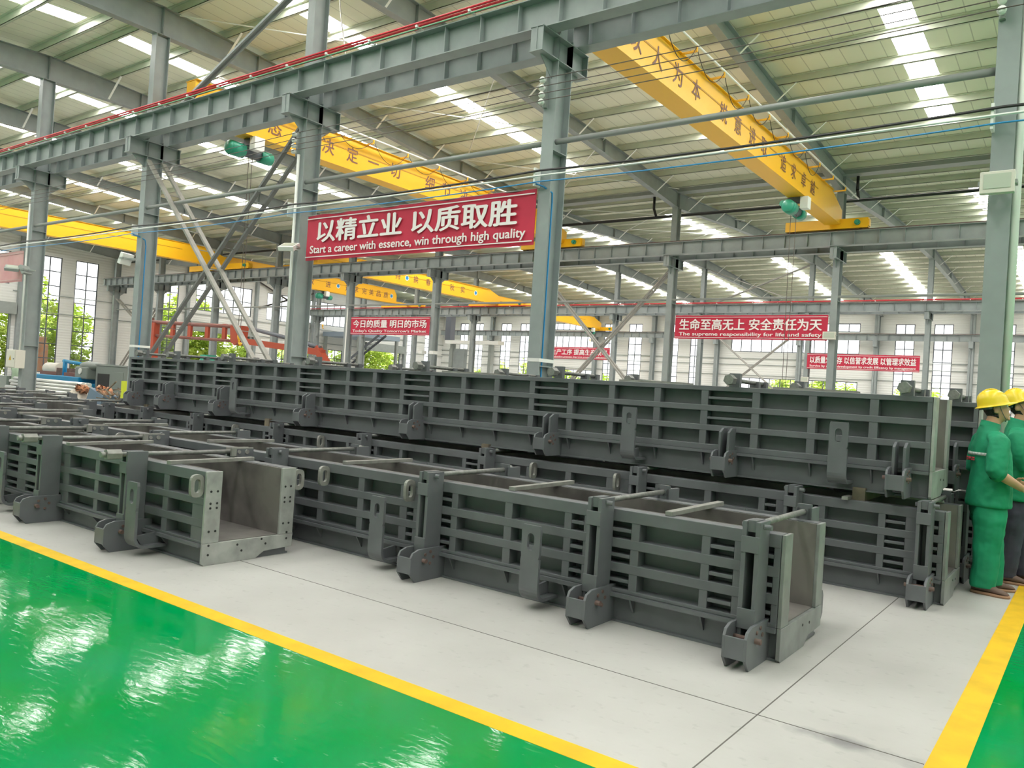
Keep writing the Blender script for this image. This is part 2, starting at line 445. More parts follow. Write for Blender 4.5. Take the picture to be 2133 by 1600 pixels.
# walls with window openings
def wall(name, axis, pos, u0, u1, holes, zf, flip=False):
    us = sorted({u0, u1} | {u for h in holes for u in h[:2]} | ({y for y, _ in RIDGES if u0 < y < u1} if axis == 'X' else set()))
    zs = sorted({0.0} | {z for h in holes for z in h[2:4]})
    m2 = MB()
    def pt(u, z, d): return (pos+d, u, z) if axis == 'X' else (u, pos+d, z)
    for ua, ub in zip(us[:-1], us[1:]):
        um = (ua+ub)/2
        for i, za in enumerate(zs):
            last = i == len(zs)-1
            zb = None if last else zs[i+1]
            zm = za+.01 if last else (za+zb)/2
            if any(h[0] < um < h[1] and h[2] < zm < h[3] for h in holes): continue
            ta, tb = (zf(ua), zf(ub)) if last else (zb, zb)
            m2.quad([pt(ua, za, 0), pt(ub, za, 0), pt(ub, tb, 0), pt(ua, ta, 0)])
            m2.quad([pt(ua, za, flip and .12 or -.12), pt(ua, ta, flip and .12 or -.12), pt(ub, tb, flip and .12 or -.12), pt(ub, za, flip and .12 or -.12)])
    for h in holes:
        d = .12 if flip else -.12
        c = [(h[0], h[2]), (h[1], h[2]), (h[1], h[3]), (h[0], h[3])]
        for (ua, za), (ub, zb) in zip(c, c[1:]+c[:1]):
            m2.quad([pt(ua, za, 0), pt(ub, zb, 0), pt(ub, zb, d), pt(ua, za, d)])
    return struct(m2.build(name, M['wall'], recalc=False))
NW = [0]
def window(axis, pos, h, nu, nz, d):
    NW[0] += 1; u0, u1, z0, z1 = h; m2 = MB()
    def bx(a, b, c, e, t=.03):
        if axis == 'X': m2.box(pos+d-t, pos+d+t, a, b, c, e)
        else: m2.box(a, b, pos+d-t, pos+d+t, c, e)
    f = .06
    bx(u0, u1, z0, z0+f); bx(u0, u1, z1-f, z1); bx(u0, u0+f, z0, z1); bx(u1-f, u1, z0, z1)
    for i in range(1, nu): u = u0+(u1-u0)*i/nu; bx(u-.03, u+.03, z0, z1, .025)
    for i in range(1, nz): z = z0+(z1-z0)*i/nz; bx(u0, u1, z-.03, z+.03, .022)
    o = struct(m2.build('window_%d' % NW[0], M['frame']))
    p = MB()
    if axis == 'X': p.quad([(pos+d, u0, z0), (pos+d, u1, z0), (pos+d, u1, z1), (pos+d, u0, z1)])
    else: p.quad([(u0, pos+d, z0), (u1, pos+d, z0), (u1, pos+d, z1), (u0, pos+d, z1)])
    struct(p.build('window_pane', M['glass'], o))
GW = [(16.0, 21.8, 6.3, 8.4, 6, 2), (23.45, 24.95, .7, 8.5, 2, 8), (25.85, 27.4, .7, 8.5, 2, 8), (32.15, 33.5, .9, 8.2, 2, 8), (34.95, 40.0, 6.2, 8.5, 6, 2),
      (41.5, 43.8, 6.15, 8.45, 3, 2), (42.6, 44.2, 1.0, 3.9, 2, 3), (45.7, 50.4, 6.35, 8.4, 6, 2), (45.9, 47.2, 1.0, 4.2, 2, 4), (48.4, 50.1, 1.0, 4.2, 2, 4),
      (52.4, 56.9, 6.3, 8.4, 6, 2), (58.6, 60.0, .9, 8.2, 2, 8), (61.2, 62.6, .9, 8.2, 2, 8), (10.5, 12.0, .7, 8.5, 2, 8), (12.9, 14.3, .7, 8.5, 2, 8)]
GD = [(16.2, 21.9, 0.0, 4.35), (34.6, 39.9, 0.0, 4.55), (52.9, 57.6, 0.0, 4.5)]
wall('wall_left', 'X', XL, YN, YF, [h[:4] for h in GW] + GD, roof_z)
for h in GW: window('X', XL, h[:4], h[4], h[5], -.05)
for i, h in enumerate(GD):       # raised roller shutters over the open gateways
    m2 = MB(); m2.box(XL+.02, XL+.5, h[0]-.25, h[1]+.25, h[3], h[3]+.75)
    o = struct(m2.build('door_%d' % (i+1), M['steel2']))
    m2 = MB(); m2.box(XL-.1, XL+.06, h[0]-.12, h[0], 0, h[3]); m2.box(XL-.1, XL+.06, h[1], h[1]+.12, 0, h[3])
    struct(m2.build('door_frame', M['steel'], o))
FW = [(-54.6, -53.5, .9, 8.25, 2, 8), (-52.6, -51.5, .9, 8.25, 2, 8), (-49.2, -47.9, .9, 8.25, 2, 8), (-46.8, -45.5, .9, 8.25, 2, 8), (-43.1, -38.3, 7.65, 8.3, 7, 1), (-43.1, -38.3, 5.95, 7.2, 7, 1),
      (-43.1, -38.3, 1.0, 3.9, 7, 2), (-37.2, -36.1, .9, 8.25, 2, 8), (-34.65, -33.3, .9, 8.25, 2, 8), (-31.0, -29.75, .9, 8.25, 2, 8), (-28.65, -27.75, .9, 8.25, 2, 8),
      (-25.0, -14.95, 7.65, 8.3, 12, 1), (-25.0, -14.95, 5.95, 7.2, 12, 1), (-25.0, -14.95, .9, 3.85, 12, 2), (-12.5, -11.2, .9, 8.25, 2, 8), (-9.95, -8.72, .9, 8.25, 2, 8),
      (-6.2, -4.95, .9, 8.25, 2, 8), (-3.2, -1.9, .9, 8.25, 2, 8)]
wall('wall_back', 'Y', YF, XL, XR, [h[:4] for h in FW], lambda u: 9.65, flip=True)
for h in FW: window('Y', YF, h[:4], h[4], h[5], .05)
RW = [(a, a+1.4, .9, 8.2, 2, 8) for a in (14, 20, 32, 38, 50, 56)]
wall('wall_right', 'X', XR, YN, YF, [h[:4] for h in RW], roof_z, flip=True)
for h in RW: window('X', XR, h[:4], h[4], h[5], .05)
BW = [(x, x+1.4, .9, 8.2, 2, 8) for x in (-52, -46, -40, -34, -28)]
wall('wall_front', 'Y', YN, XL, XR, [h[:4] for h in BW], lambda u: 9.65)
for h in BW: window('Y', YN, h[:4], h[4], h[5], -.05)
# posts and girts on the two seen walls
for y in (9.8, 15.6, 22.4, 28.6, 34.2, 40.35, 46.3, 52.1, 58.1):
    struct(MB().box(XL+.02, XL+.3, y-.12, y+.12, 0, roof_z(y)-.3).build('wall_post', M['steel']))
for x in (-50.1, -44.4, -37.9, -32.0, -26.1, -19.3, -13.7, -7.5, -1.5):
    m2 = MB(); m2.box(x-.16, x+.16, 63.5, 63.52, 0, 9.5); m2.box(x-.16, x+.16, 63.88, 63.9, 0, 9.5); m2.box(x-.01, x+.01, 63.5, 63.9, 0, 9.5)
    m2.box(x-.13, x+.13, 63.05, 63.5, 6.5, 6.95)
    struct(m2.build('wall_column', M['steel']))
for i, z in enumerate((2.2, 4.05, 4.9, 5.4, 9.0)):
    struct(MB().tube((XL, 63.93, z), (XR, 63.93, z), .03, 8).build('trim_%d' % (i+1), M['steel2']))
for i, z in enumerate((4.7, 5.9)):
    struct(MB().tube((XL+.09, 22, z), (XL+.09, YF, z), .03, 8).build('trim_%d' % (i+6), M['steel2']))

# ------------------------------------------------------------------ columns
def h_section(m2, z0, z1, wf, d, t=.016, x=0, y=0):
    m2.box(x-wf/2, x+wf/2, y-d/2, y-d/2+t, z0, z1); m2.box(x-wf/2, x+wf/2, y+d/2-t, y+d/2, z0, z1)
    m2.box(x-.006, x+.006, y-d/2+t, y+d/2-t, z0, z1)
def column(x, y, top, label, group=None, wf=.22, d=.40, near=.66, far=.66, band=False):
    t = thing('steel_column', label, 'column', (x, y, 0), 0, group)
    m2 = MB(); h_section(m2, .03, 6.57, wf, d); h_section(m2, 6.99, top, wf, d*.88); h_section(m2, 6.57, 6.99, wf, d)
    for z in (5.33, 2.0): m2.box(-wf/2, wf/2, -d/2+.016, d/2-.016, z-.14, z-.125)
    m2.build('shaft', M['steel'], t)
    m2 = MB(); a, b = -near, far                     # crane bracket: stub of I-beam through the column
    m2.box(-.12, .12, a, b, 6.93, 6.945); m2.box(-.12, .12, a, b, 6.565, 6.58); m2.box(-.007, .007, a, b, 6.58, 6.93)
    for yy in (a+.02, -d/2+.01, d/2-.01, b-.02): m2.box(-.11, .11, yy-.006, yy+.006, 6.58, 6.93)
    for s in (-1, 1):
        e = a if s < 0 else b
        m2.prism([(s*d/2, 6.565), (e*.8, 6.565), (s*d/2, 6.30)], 'X', -.007, .007)
    m2.build('crane_bracket', M['steel'], t)
    if band:
        e = .004; m2 = MB()
        m2.box(-wf/2-e, wf/2+e, -d/2-e, -d/2, 1.93, 1.985); m2.box(wf/2, wf/2+e, -d/2, d/2, 1.93, 1.985); m2.box(-wf/2-e, -wf/2, -d/2, d/2, 1.93, 1.985)
        m2.build('white_tape', M['white'], t)
    MB().box(-.22, .22, -.32, .32, 0, .03).build('base_plate', M['steel'], t)
    return t
LA = ['grey steel column behind the two workers, with a white drainpipe up its edge',
      'grey steel column at the end of the large red banner, with a thin blue hose down its web',
      'grey steel column at the start of the large red banner, with a white conduit up its face',
      'grey steel column over the end of the tall stacked mold, at the foot of the lattice cross brace',
      'grey steel column carrying the ivory switch box with a warning triangle']
colsA = []
for k in range(10):
    lab = LA[k] if k < 5 else 'grey steel column of the first row, number %d out towards the gable from the switch box column' % (k-4)
    colsA.append(column(A_X[k], YA, interp(BOTTOM, YA)+.02, lab, band=k in (1, 3)))
LB = ['grey slim column of the middle row hidden in line with the two workers', 'grey column at the safety end of the red life and safety banner', 'grey column at the start of the red life and safety banner',
      'grey column of the middle row hidden behind the blue hose column', 'grey column at the market end of the small today banner', 'grey column at the start of the small today banner with a white conduit',
      'grey column of the middle row behind the foot of the lattice brace', 'grey column in front of the bright open gateway', 'grey column behind the red gantry boom, beside the tall stack end', 'grey corner column carrying the cut end of the middle crane rail']
for k in range(10): column(B_X[k], YB, interp(BOTTOM, YB)+.02, LB[k], wf=.22, d=.40)
LC = ['column of the far row hidden behind the white drainpipe column', 'slim far column at the right of the survive by quality banner', 'slim far column at the left of the survive by quality banner',
      'slim far column behind the left half of the life and safety banner', 'slim far column at the right end of the production process banner', 'slim far column hidden behind the blue hose column',
      'slim far column to the right of the today banner', 'slim far column behind the market end of the today banner', 'slim far column behind the start of the today banner', 'slim far end column carrying the bracketed end of the far crane rail']
for k in range(10): column(C_X[k], YC, interp(BOTTOM, YC)+.02, LC[k], wf=.24, d=.40)

# ------------------------------------------------------------------ crane rails on girders, one per side of each row
def runway(y, label, x1=8.0, x0=-56.6, z0=6.95, z1=7.42, m='steel', wf=.26, name='crane_runway_beam'):
    t = thing(name, label, 'crane beam', (0, y, 0))
    m2 = MB(); m2.box(x0, x1, -wf/2, wf/2, z0, z0+.016); m2.box(x0, x1, -wf/2-.02, wf/2+.02, z1-.016, z1); m2.box(x0, x1, -.006, .006, z0+.016, z1-.016)
    x = x1-.4
    while x > x0+.1:
        m2.box(x-.006, x+.006, -wf/2+.02, wf/2-.02, z0+.016, z1-.016); x -= .755
    m2.build('girder', M[m], t)
    MB().box(x0, x1, -.035, .035, z1, z1+.06).build('rail', M['rust'], t)
    return t
runway(9.78, 'deep grey crane beam on the near side of the first column row, topped by red rails')
runway(10.64, 'deep grey crane beam on the far side of the first column row')
runway(27.4, 'grey crane beam on the near side of the middle column row, carrying the yellow end carriages', x0=-56.2)
runway(28.6, 'grey crane beam on the far side of the middle column row', x0=-56.2)
runway(45.4, 'grey crane beam on the near side of the far column row, topped by thin red rails', x0=-56.2)
runway(46.6, 'grey crane beam on the far side of the far column row', x0=-56.2)
runway(63.2, 'grey crane beam running along the far wall across the tall windows')
def conductor(y, dz, label, n=3, green=True, clip=1.15, x0=-56, x1=8):
    t = thing('conductor_rail_set', label, 'conductor rail', (0, y, 7.48+dz))
    for i in range(n): MB().tube((x0, -.03*i, .03*i), (x1, -.03*i, .03*i), .019, 8).build('conductor_rail', M['red_pipe'], t)
    if green: MB().tube((x0, -.06, -.035), (x1, -.06, -.035), .012, 8).build('earth_rail', M['green_rail'], t)
    cl = MB().box(-.02, .02, -.13, .04, -.02, .0).box(-.02, .02, -.13, -.10, -.02, .02)
    x = x1-.3; first = None
    while x > max(x0, -31 if n == 3 else -44):
        if first is None: first = cl.build('clip', M['white'], t, (x, 0, -.02))
        else:
            c = first.copy(); COL.objects.link(c); c.location = (x, 0, -.02)
        x -= clip
    return t
conductor(9.66, .02, 'bundle of bright red conductor rails with white clips along the near crane beam')
conductor(45.22, .02, 'thin red conductor rails along the far column row', n=2, green=False, clip=2.2)

# tie pipes, cables and wires
def single(mb_, name, m, label, cat, group=None, **k):
    return tag(mb_.build(name, M[m], **k), label, cat, group)
ties = {0: 'grey tie pipe from the drainpipe column across to the blue hose column', 1: 'grey tie pipe over the large red banner between its two columns', 2: 'grey tie pipe crossing the lattice brace over the stack end',
        3: 'grey tie pipe between the switch box column and the brace column', 4: 'grey tie pipe beyond the switch box column'}
for k in range(5):
    single(MB().tube((A_X[k]-.11, 10.1, 5.33), (A_X[k+1]+.11, 10.1, 5.33), .045, 12), 'tie_pipe', 'pipe', ties[k], 'pipe')
single(MB().tube((8, 27.85, 5.33), (-55, 27.85, 5.33), .045, 10), 'tie_pipe', 'pipe', 'long grey tie pipe along the middle column row above the small banners', 'pipe')
def catenary(p, q, sag, n=12):
    p = Vector(p); q = Vector(q)
    return [p.lerp(q, i/n) - Vector((0, 0, sag*4*(i/n)*(1-i/n))) for i in range(n+1)]
def line_run(z, y, r, m, name, label, cat, sag=.04):
    pts = []
    xs_ = [6.0] + A_X[:6]
    for a, b in zip(xs_[:-1], xs_[1:]): pts += catenary((a, y, z), (b, y, z), sag)[:-1]
    pts.append(Vector((xs_[-1], y, z)))
    return single(MB().path(pts, r, 6), name, m, label, cat)
line_run(4.84, 9.86, .018, 'black', 'power_cable', 'black power cable slung along the first column row above the banner', 'cable', .05)
line_run(4.76, 9.86, .016, 'white', 'conduit_pipe', 'thin white conduit running under the black cable along the columns', 'conduit', .01)
line_run(4.67, 9.86, .011, 'blue', 'air_hose', 'thin blue air hose running along the columns under the white conduit', 'hose', .04)
for i, (z, lab) in enumerate(((6.25, 'topmost of four dark bare wires strung from the round insulators'), (6.13, 'second from top of four dark bare wires strung from the insulators'),
                              (6.02, 'third from top of four dark bare wires strung from the insulators'), (5.91, 'lowest of four dark bare wires strung from the round insulators'))):
    line_run(z, 9.84, .007, 'cable', 'bare_wire', lab, 'wire', .03)
for k, lab in ((0, 'stack of white insulators high on the drainpipe column'), (1, 'stack of four white insulators on the blue hose column under its bracket'), (2, 'stack of white insulators on the banner start column')):
    t = thing('insulator_stack', lab, 'insulator', (A_X[k]-.07, 9.9, 0))
    MB().box(-.03, .03, .06, .12, 5.85, 6.32).build('mounting_bar', M['steel2'], t)
    for z in (6.25, 6.13, 6.02, 5.91):
        m2 = MB()
        for dx in (0, .03): m2.sphere((0, -.02+dx, z), .042 if dx else .05, 12, 8, 1, .8, 1)
        m2.build('insulator', M['white'], t)
for k, lab in ((0, 'small white cable clamp bracket on the drainpipe column'), (1, 'small white cable clamp bracket on the blue hose column'), (2, 'small cable clamp bracket on the banner start column'), (3, 'small cable clamp bracket on the brace column')):
    single(MB().box(A_X[k]-.115, A_X[k]-.085, 9.87, 10.02, 4.62, 4.9), 'cable_bracket', 'white', lab, 'bracket')
for k, lab in ((1, 'blue hose dropping down the web of the column by the large banner'), (3, 'blue hose dropping down the column over the stack end')):
    x = A_X[k]+.035
    single(MB().path([(x-.12, 9.9, 4.66), (x-.02, 9.98, 4.62), (x+.05, 10.12, 4.55), (x+.03, 10.16, 4.4), (x+.03, 10.16, 1.5)], .014, 6), 'air_hose', 'blue', lab, 'hose')
single(MB().tube((A_X[2]+.0, 9.97, 5.86), (A_X[2]+.0, 9.97, 1.4), .03, 10), 'conduit_pipe', 'white', 'white conduit up the face of the banner start column', 'conduit')
single(MB().tube((A_X[4]+.0, 9.97, 5.97), (A_X[4]+.0, 9.97, 1.7), .028, 10), 'conduit_pipe', 'white', 'white conduit rising from the ivory switch box', 'conduit')
single(MB().tube((A_X[0]+.145, 10.1, 9.6), (A_X[0]+.145, 10.1, 0), .045, 14), 'drain_pipe', 'white', 'white plastic drainpipe up the column behind the workers', 'pipe')
single(MB().tube((B_X[5]+.13, 27.75, 5.2), (B_X[5]+.13, 27.75, 0), .035, 8), 'conduit_pipe', 'white', 'white conduit up the column at the start of the today banner', 'conduit')
t = thing('rain_pipe', 'thick black rain pipe running along the valley above the middle crane rail', 'pipe', (0, 28.42, 8.69))
MB().tube((6, 0, 0), (-55, 0, 0), .06, 12).build('pipe_run', M['black'], t)
for x in (-.9, -6.95, -14.5, -20.6, -26.6, -32.6): MB().tube((x, -.25, .75), (x, -.25, .3), .05, 10).tube((x, -.25, .3), (x, 0, .02), .05, 10).build('outlet', M['black'], t)
# switch box
t = thing('switch_box', 'ivory metal switch box with a yellow warning triangle on the column', 'switch box', (A_X[4]+.02, 9.9, 1.2))
MB().box(-.30, .30, -.16, .1, 0, .52).build('cabinet', M['ivory'], t, bevel=.01)
MB().box(-.28, .28, -.175, -.16, .02, .50).build('door', M['ivory'], t, bevel=.004)
MB().prism([(-.08, .22), (.08, .22), (0, .36)], 'Y', -.18, -.176).build('warning_triangle', M['line'], t)
m2 = MB().prism([(-.012, .255), (.018, .29), (.002, .29), (.014, .33), (-.018, .285), (0, .285)], 'Y', -.184, -.181); m2.build('warning_bolt', M['black'], t)
MB().tube((.24, -.19, .26), (.24, -.16, .26), .018, 8).build('latch', M['frame'], t)

# lattice cross braces: two channels with battens
def lattice(p, q, dy, lab, m='brace', wd=.11, step=.62):
    t = thing('lattice_brace', lab, 'brace'); p = Vector(p); q = Vector(q)
    for s in (-1, 1):
        o = Vector((0, s*dy, 0)); MB().beam(p+o, q+o, .05, wd, (0, 1, 0)).build('chord', M[m], t)
    L = (q-p).length; n = int(L/step)
    for i in range(1, n):
        c = p.lerp(q, i/n); MB().beam(c-Vector((0, dy, 0)), c+Vector((0, dy, 0)), .045, .012, (0, 0, 1)).build('batten', M[m], t)
    return t
lattice((-18.75, 10.2, 6.45), (-13.75, 10.2, 1.45), .19, 'pale lattice brace falling from the brace column down to the banner start column')
lattice((-13.2, 10.28, 6.45), (-18.55, 10.28, 1.5), .17, 'dark lattice brace rising up to the banner start column', m='brace_dark', wd=.09)
lattice((-13.2, 10.1, 9.5), (-18.0, 10.1, 7.45), .022, 'dark strut rising from the first crane beam to the roof', m='steel', step=9)
lattice((B_X[3]+.2, 28.05, 6.3), (B_X[2]-.2, 28.05, .6), .12, 'brace falling between the blue hose column and the life and safety banner', wd=.12, step=1.5)
lattice((B_X[2]-.2, 28.2, 6.5), (B_X[3]+.2, 28.2, .6), .12, 'brace rising to the column at the start of the life and safety banner', wd=.12, step=1.5)
lattice((C_X[3]+.2, 46.0, 6.3), (C_X[2]-.2, 46.0, 1.2), .12, 'far brace falling from behind the life and safety banner', step=2)
lattice((C_X[2]-.2, 46.15, 6.3), (C_X[3]+.2, 46.15, 1.2), .12, 'far brace rising behind the life and safety banner', step=2)
lattice((C_X[3]+.2, 46.0, 9.7), (C_X[2]-.2, 46.0, 7.4), .06, 'thin far strut falling from the roof above the red rails', step=9)
lattice((C_X[2]-.2, 46.1, 9.7), (C_X[3]+.2, 46.1, 7.4), .06, 'thin far strut rising to the roof above the red rails', step=9)
lattice((B_X[9]+.2, 28.0, 6.1), (B_X[8]-.2, 28.0, 3.2), .1, 'small brace at the corner column by the end wall', step=.9)
lattice((B_X[8]-.2, 28.1, 5.6), (B_X[9]+.2, 28.1, .6), .1, 'small crossing brace at the corner column by the end wall', step=.9)
lattice((-56.8, 40.42, 9.2), (-56.8, 46.2, 7.0), .05, 'thin wind brace falling across the white end wall', step=9)
lattice((-56.8, 46.2, 9.0), (-56.8, 40.42, 7.0), .05, 'thin wind brace rising across the white end wall', step=9)

# ------------------------------------------------------------------ banners
def banner(x0, x1, y, z0, z1, cn, en, label, cn_h, en_h, cn_w, en_w, cn_y, en_y, cloth='banner', ink='white_text', back=False):
    cx, cz = (x0+x1)/2, (z0+z1)/2; W_, H_ = x1-x0, z1-z0
    t = thing('slogan_banner', label, 'banner', (cx, y, cz))
    n = 24; rings = MB()
    def yy(u): return .012*math.sin(u*9)+.008*math.sin(u*23)
    for i in range(n):
        a, b = -W_/2+W_*i/n, -W_/2+W_*(i+1)/n
        for j, o in ((0, 0), (1, .008)):
            rings.quad([(a, yy(a)+o, -H_/2), (b, yy(b)+o, -H_/2), (b, yy(b)+o, H_/2), (a, yy(a)+o, H_/2)], True)
    rings.build('cloth', M[cloth], t, recalc=False)
    for z in (H_/2-.075, -H_/2+.06):
        MB().box(-W_/2+.02, W_/2-.02, -.026, -.022, z-.009, z+.009).build('border_stripe', M[ink], t)
    if cn: put_text(text_mb(cn, cn_w, cn_h, .030), M[ink], t, (0, -.028, cn_y), FACE_NEAR, 'chinese_lettering')
    if en: put_text(text_mb(en, en_w, en_h, .024), M[ink], t, (0, -.028, en_y), FACE_NEAR, 'english_lettering')
    MB().tube((-W_/2, .01, H_/2), (W_/2, .01, H_/2), .012, 6).build('hanging_rod', M['steel2'], t)
    return t
banner(-12.62, -7.17, 10.0, 3.735, 4.61, '以精立业 以质取胜', 'Start a career with essence, win through high quality', 'large red banner with white slogan 以精立业 以质取胜 hung between two near columns', .43, .20, 4.80, 5.15, .105, -.26)
banner(-31.05, -25.6, 27.75, 3.83, 4.72, '今日的质量 明日的市场', "Today's Quality Tomorrow's Market", "small distant red banner reading Today's Quality Tomorrow's Market", .40, .17, 5.1, 5.1, .10, -.27)
banner(-13.08, -7.53, 27.75, 3.84, 4.72, '生命至高无上 安全责任为天', 'The supreme responsibility for life and safety', 'red banner about life and safety over the stacked molds', .42, .17, 5.2, 5.2, .10, -.27)
banner(-13.42, -7.70, 45.75, 3.81, 4.67, '以质量求生存 以信誉求发展 以管理求效益', 'Survive by quality development by credit Efficency by management', 'far red banner reading Survive by quality, partly behind a column', .40, .16, 5.4, 5.4, .08, -.27)
banner(-31.75, -26.1, 45.75, 3.92, 4.72, '优化生产工序 提高生产效率', 'Optimize production process Improve production efficiency', 'far red banner about production process behind the cross brace', .40, .13, 5.3, 5.3, .06, -.27)
banner(-31.0, -25.2, 9.95, 3.70, 4.60, None, None, 'faded pale red banner hanging by the switch box column', .37, .17, 4.9, 4.9, .1, -.27, cloth='banner_back', ink='banner_faint')

# ------------------------------------------------------------------ the steel casting molds
# local frame: x runs from the cross-cut end (0) back along the mold (negative), y across from the near face, z up
WID, THK = .82, .135
def mold(label, L, H, zb, rows, bays, clamps, hooks, lugs, style, drilled=False):
    """style: 'far_nut' / 'near_nut' tall side clamps, 'short' = stub clamps and top rods"""
    t = thing('casting_mold', label, 'steel mold', (0, 0, 0), 0, 'steel casting molds lying in rows')
    zt = H
    openings = [(max(a, 0.0), b, k) for a, b, k in bays]
    for side in ('near', 'far'):
        m2 = MB()
        Y = (lambda y: y) if side == 'near' else (lambda y: WID-y)
        def bx(a, b, y0, y1, z0, z1): m2.box(-b, -a, Y(y0), Y(y1), z0, z1)
        bx(0.015, L, .105, THK-.012, zb+.02, zt-.004)               # back plate
        zr = [zb] + [z for r in rows for z in r] + [zt]
        for i in range(0, len(zr), 2): bx(0.015, L, 0, .106, zr[i], zr[i+1])     # rails
        s = .015
        for a, b, k in openings:
            if a > s: bx(s, a, .003, .106, zb+.01, zt-.01)
            s = b
        if s < L: bx(s, L, .003, .106, zb+.01, zt-.01)
        for a, b, k in openings:
            if k == 's':
                for z0, z1 in (rows if style != 'short' else rows[1:]): zc = (z0+z1)/2; bx(a, b, .004, .09, zc-.012, zc+.012)
        o = m2.build('side_frame', M['paint'], t, bevel=.004 if side == 'near' else 0)
        i2 = MB(); i2.box(-L, -.012, Y(THK-.012), Y(THK), zb, zt-.002)
        i2.build('inner_skin', M['skin'], t)
        # flange lip and gussets under the side frame
        g = MB(); g.box(-L, -.015, Y(-.025), Y(.11), zb-.026, zb)
        g.build('bottom_flange', M['paint'], t)
        if side == 'near':
            gus = [b for a, b, k in openings]
            first = None
            for sx in gus:
                if any(abs(sx-c) < .12 for c in clamps): continue
                if first is None:
                    p = MB().prism([(-.02, zb-.026), (.045, zb-.026), (.045, .045), (.035, .045)], 'X', -.006, .006)
                    first = p.build('gusset', M['paint'], t, (-sx-.03, 0, 0))
                else:
                    c = first.copy(); COL.objects.link(c); c.location = (-sx-.03, 0, 0)
    # trough base
    b_ = MB(); b_.box(-L, -.015, .045, WID-.045, -.018, zb-.026); b_.box(-L, -.015, .02, WID-.02, -.03, -.016)
    b_.build('base', M['paint'], t)
    MB().box(-L, -.012, THK, WID-THK, zb-.026, zb+.004).build('trough_floor', M['skin'], t)
    # end plate, U shaped, flame cut edges
    e = MB()
    e.prism([(-.0, -.012), (.02, -.03), (.47, -.03), (.55, .02), (WID, .03), (WID, zb), (0, zb)], 'X', -.012, .012)
    e.prism([(0, zb+.002), (THK, zb+.002), (THK, zt), (0, zt)], 'X', -.012, .010)
    e.prism([(WID-THK, zb+.002), (WID, zb+.002), (WID, zt), (WID-THK, zt)], 'X', -.012, .010)
    ep = e.build('end_plate', M['plate' if style == 'far_nut' else 'raw'], t, bevel=.003)
    hl = MB()
    for y in (.045, .1, WID-.1, WID-.045) if drilled else ():
        for z in (zt-.15, zb+.30, zb+.265, zb+.09): hl.tube((.006, y, z), (.0125, y, z), .009, 10)
    for y, z in ((.05, .05), (.05, .12), (.3, .10), (.34, .05), (.52, .12), (.56, .08), (.76, .10), (.76, .15)) if drilled else ((.42, .11), (.56, .10)): hl.tube((.008, y, z), (.0145, y, z), .009, 10)
    hl.build('painted_bolt_holes', M['hole_shade'], ep)  # dark discs on the plate; the shade of drilled holes is painted
    # clamps
    proto = {}
    def clamp_parts(side, kind):
        sg = 1 if side == 'near' else -1
        Y = (lambda y: y) if side == 'near' else (lambda y: WID-y)
        k = MB()
        if kind == 'tall':
            for dx in (-.038, .038): k.box(dx-.013, dx+.013, Y(-.17), Y(-.0), .10, zt+.075)
            k.box(-.052, .052, Y(-.178), Y(-.168), zt-.10, zt-.008); k.box(-.052, .052, Y(-.178), Y(-.168), zb+.005, zb+.12)
            k.box(-.05, .05, Y(-.01), Y(.0), .10, zt-.02)
        else:
            for dx in (-.04, .04):
                k.prism([(Y(-.17), .06), (Y(-.02), .06), (Y(-.02), .41), (Y(-.10), .41), (Y(-.17), .37)], 'X', dx-.011, dx+.011)
        c = k.build('clamp', M['paint'], t, bevel=.003 if side == 'near' else 0)
        f = MB(); fy = .33 if kind == 'tall' else .29
        for dx in (-.070, .052):
            f.prism([(Y(-fy), .155), (Y(-fy+.02), .19), (Y(-fy+.08), .21), (Y(.06), .21), (Y(.06), -.03), (Y(-fy+.055), -.03), (Y(-fy), .035)], 'X', dx, dx+.018)
        f.box(-.055, .055, Y(-fy), Y(-fy+.015), .035, .155)
        f.box(-.055, .055, Y(-.06), Y(-.04), -.0, .12)
        fo = f.build('clamp_foot', M['paint'], c, bevel=.003 if side == 'near' else 0)
        if side == 'near':
            pn = MB().tube((-.105, Y(-.2), .125), (.105, Y(-.2), .125), .016, 10)
            for a in range(5): pn.tube((.066, Y(-.14+.05*math.cos(a*1.257)), .14+.045*math.sin(a*1.257)), (.076, Y(-.14+.05*math.cos(a*1.257)), .14+.045*math.sin(a*1.257)), .012, 8)
            pn.build('pivot_pin', M['rust'], c)
        return c
    def rod_parts(kind, c):
        z = zt+.05
        if kind == 'far_nut':
            r = MB(); r.box(-.025, .025, -.155, -.02, z-.035, z+.03).box(-.055, .055, -.12, -.06, z-.012, z+.012).tube((-.075, -.10, z-.005), (.095, -.10, z-.005), .016, 10)
            r.build('eye_block', M['paint'], c)
            MB().tube((0, -.03, z), (0, WID+.12, z), .019, 12).build('tie_rod', M['rod'], c)
            MB().tube((0, WID+.03, z), (0, WID+.09, z), .04, 6).build('nut', M['bar'], c)
            MB().box(-.045, .045, WID, WID+.03, z-.07, z+.05).build('nut_plate', M['paint'], c)
        elif kind == 'near_nut':
            MB().tube((0, -.24, z), (0, WID+.05, z), .019, 12).build('tie_rod', M['rod'], c)
            MB().tube((0, -.32, z), (0, -.205, z), .042, 6).tube((0, -.36, z), (0, -.32, z), .022, 10).build('nut', M['bar'], c)
            r = MB()
            for dx in (-.035, .035): r.box(dx-.011, dx+.011, WID-.05, WID+.17, z-.04, z+.035)
            r.tube((-.06, WID+.02, z), (.06, WID+.02, z), .016, 10).tube((-.06, WID+.1, z), (.06, WID+.1, z), .02, 10)
            r.build('eye_block', M['bar'], c)
        else:
            MB().tube((0, -.12, z+.01), (0, WID+.02, z+.01), .02, 12).build('tie_rod', M['rod'], c)
            MB().tube((0, -.15, z+.01), (0, -.06, z+.01), .05, 6).build('nut', M['rod'], c)
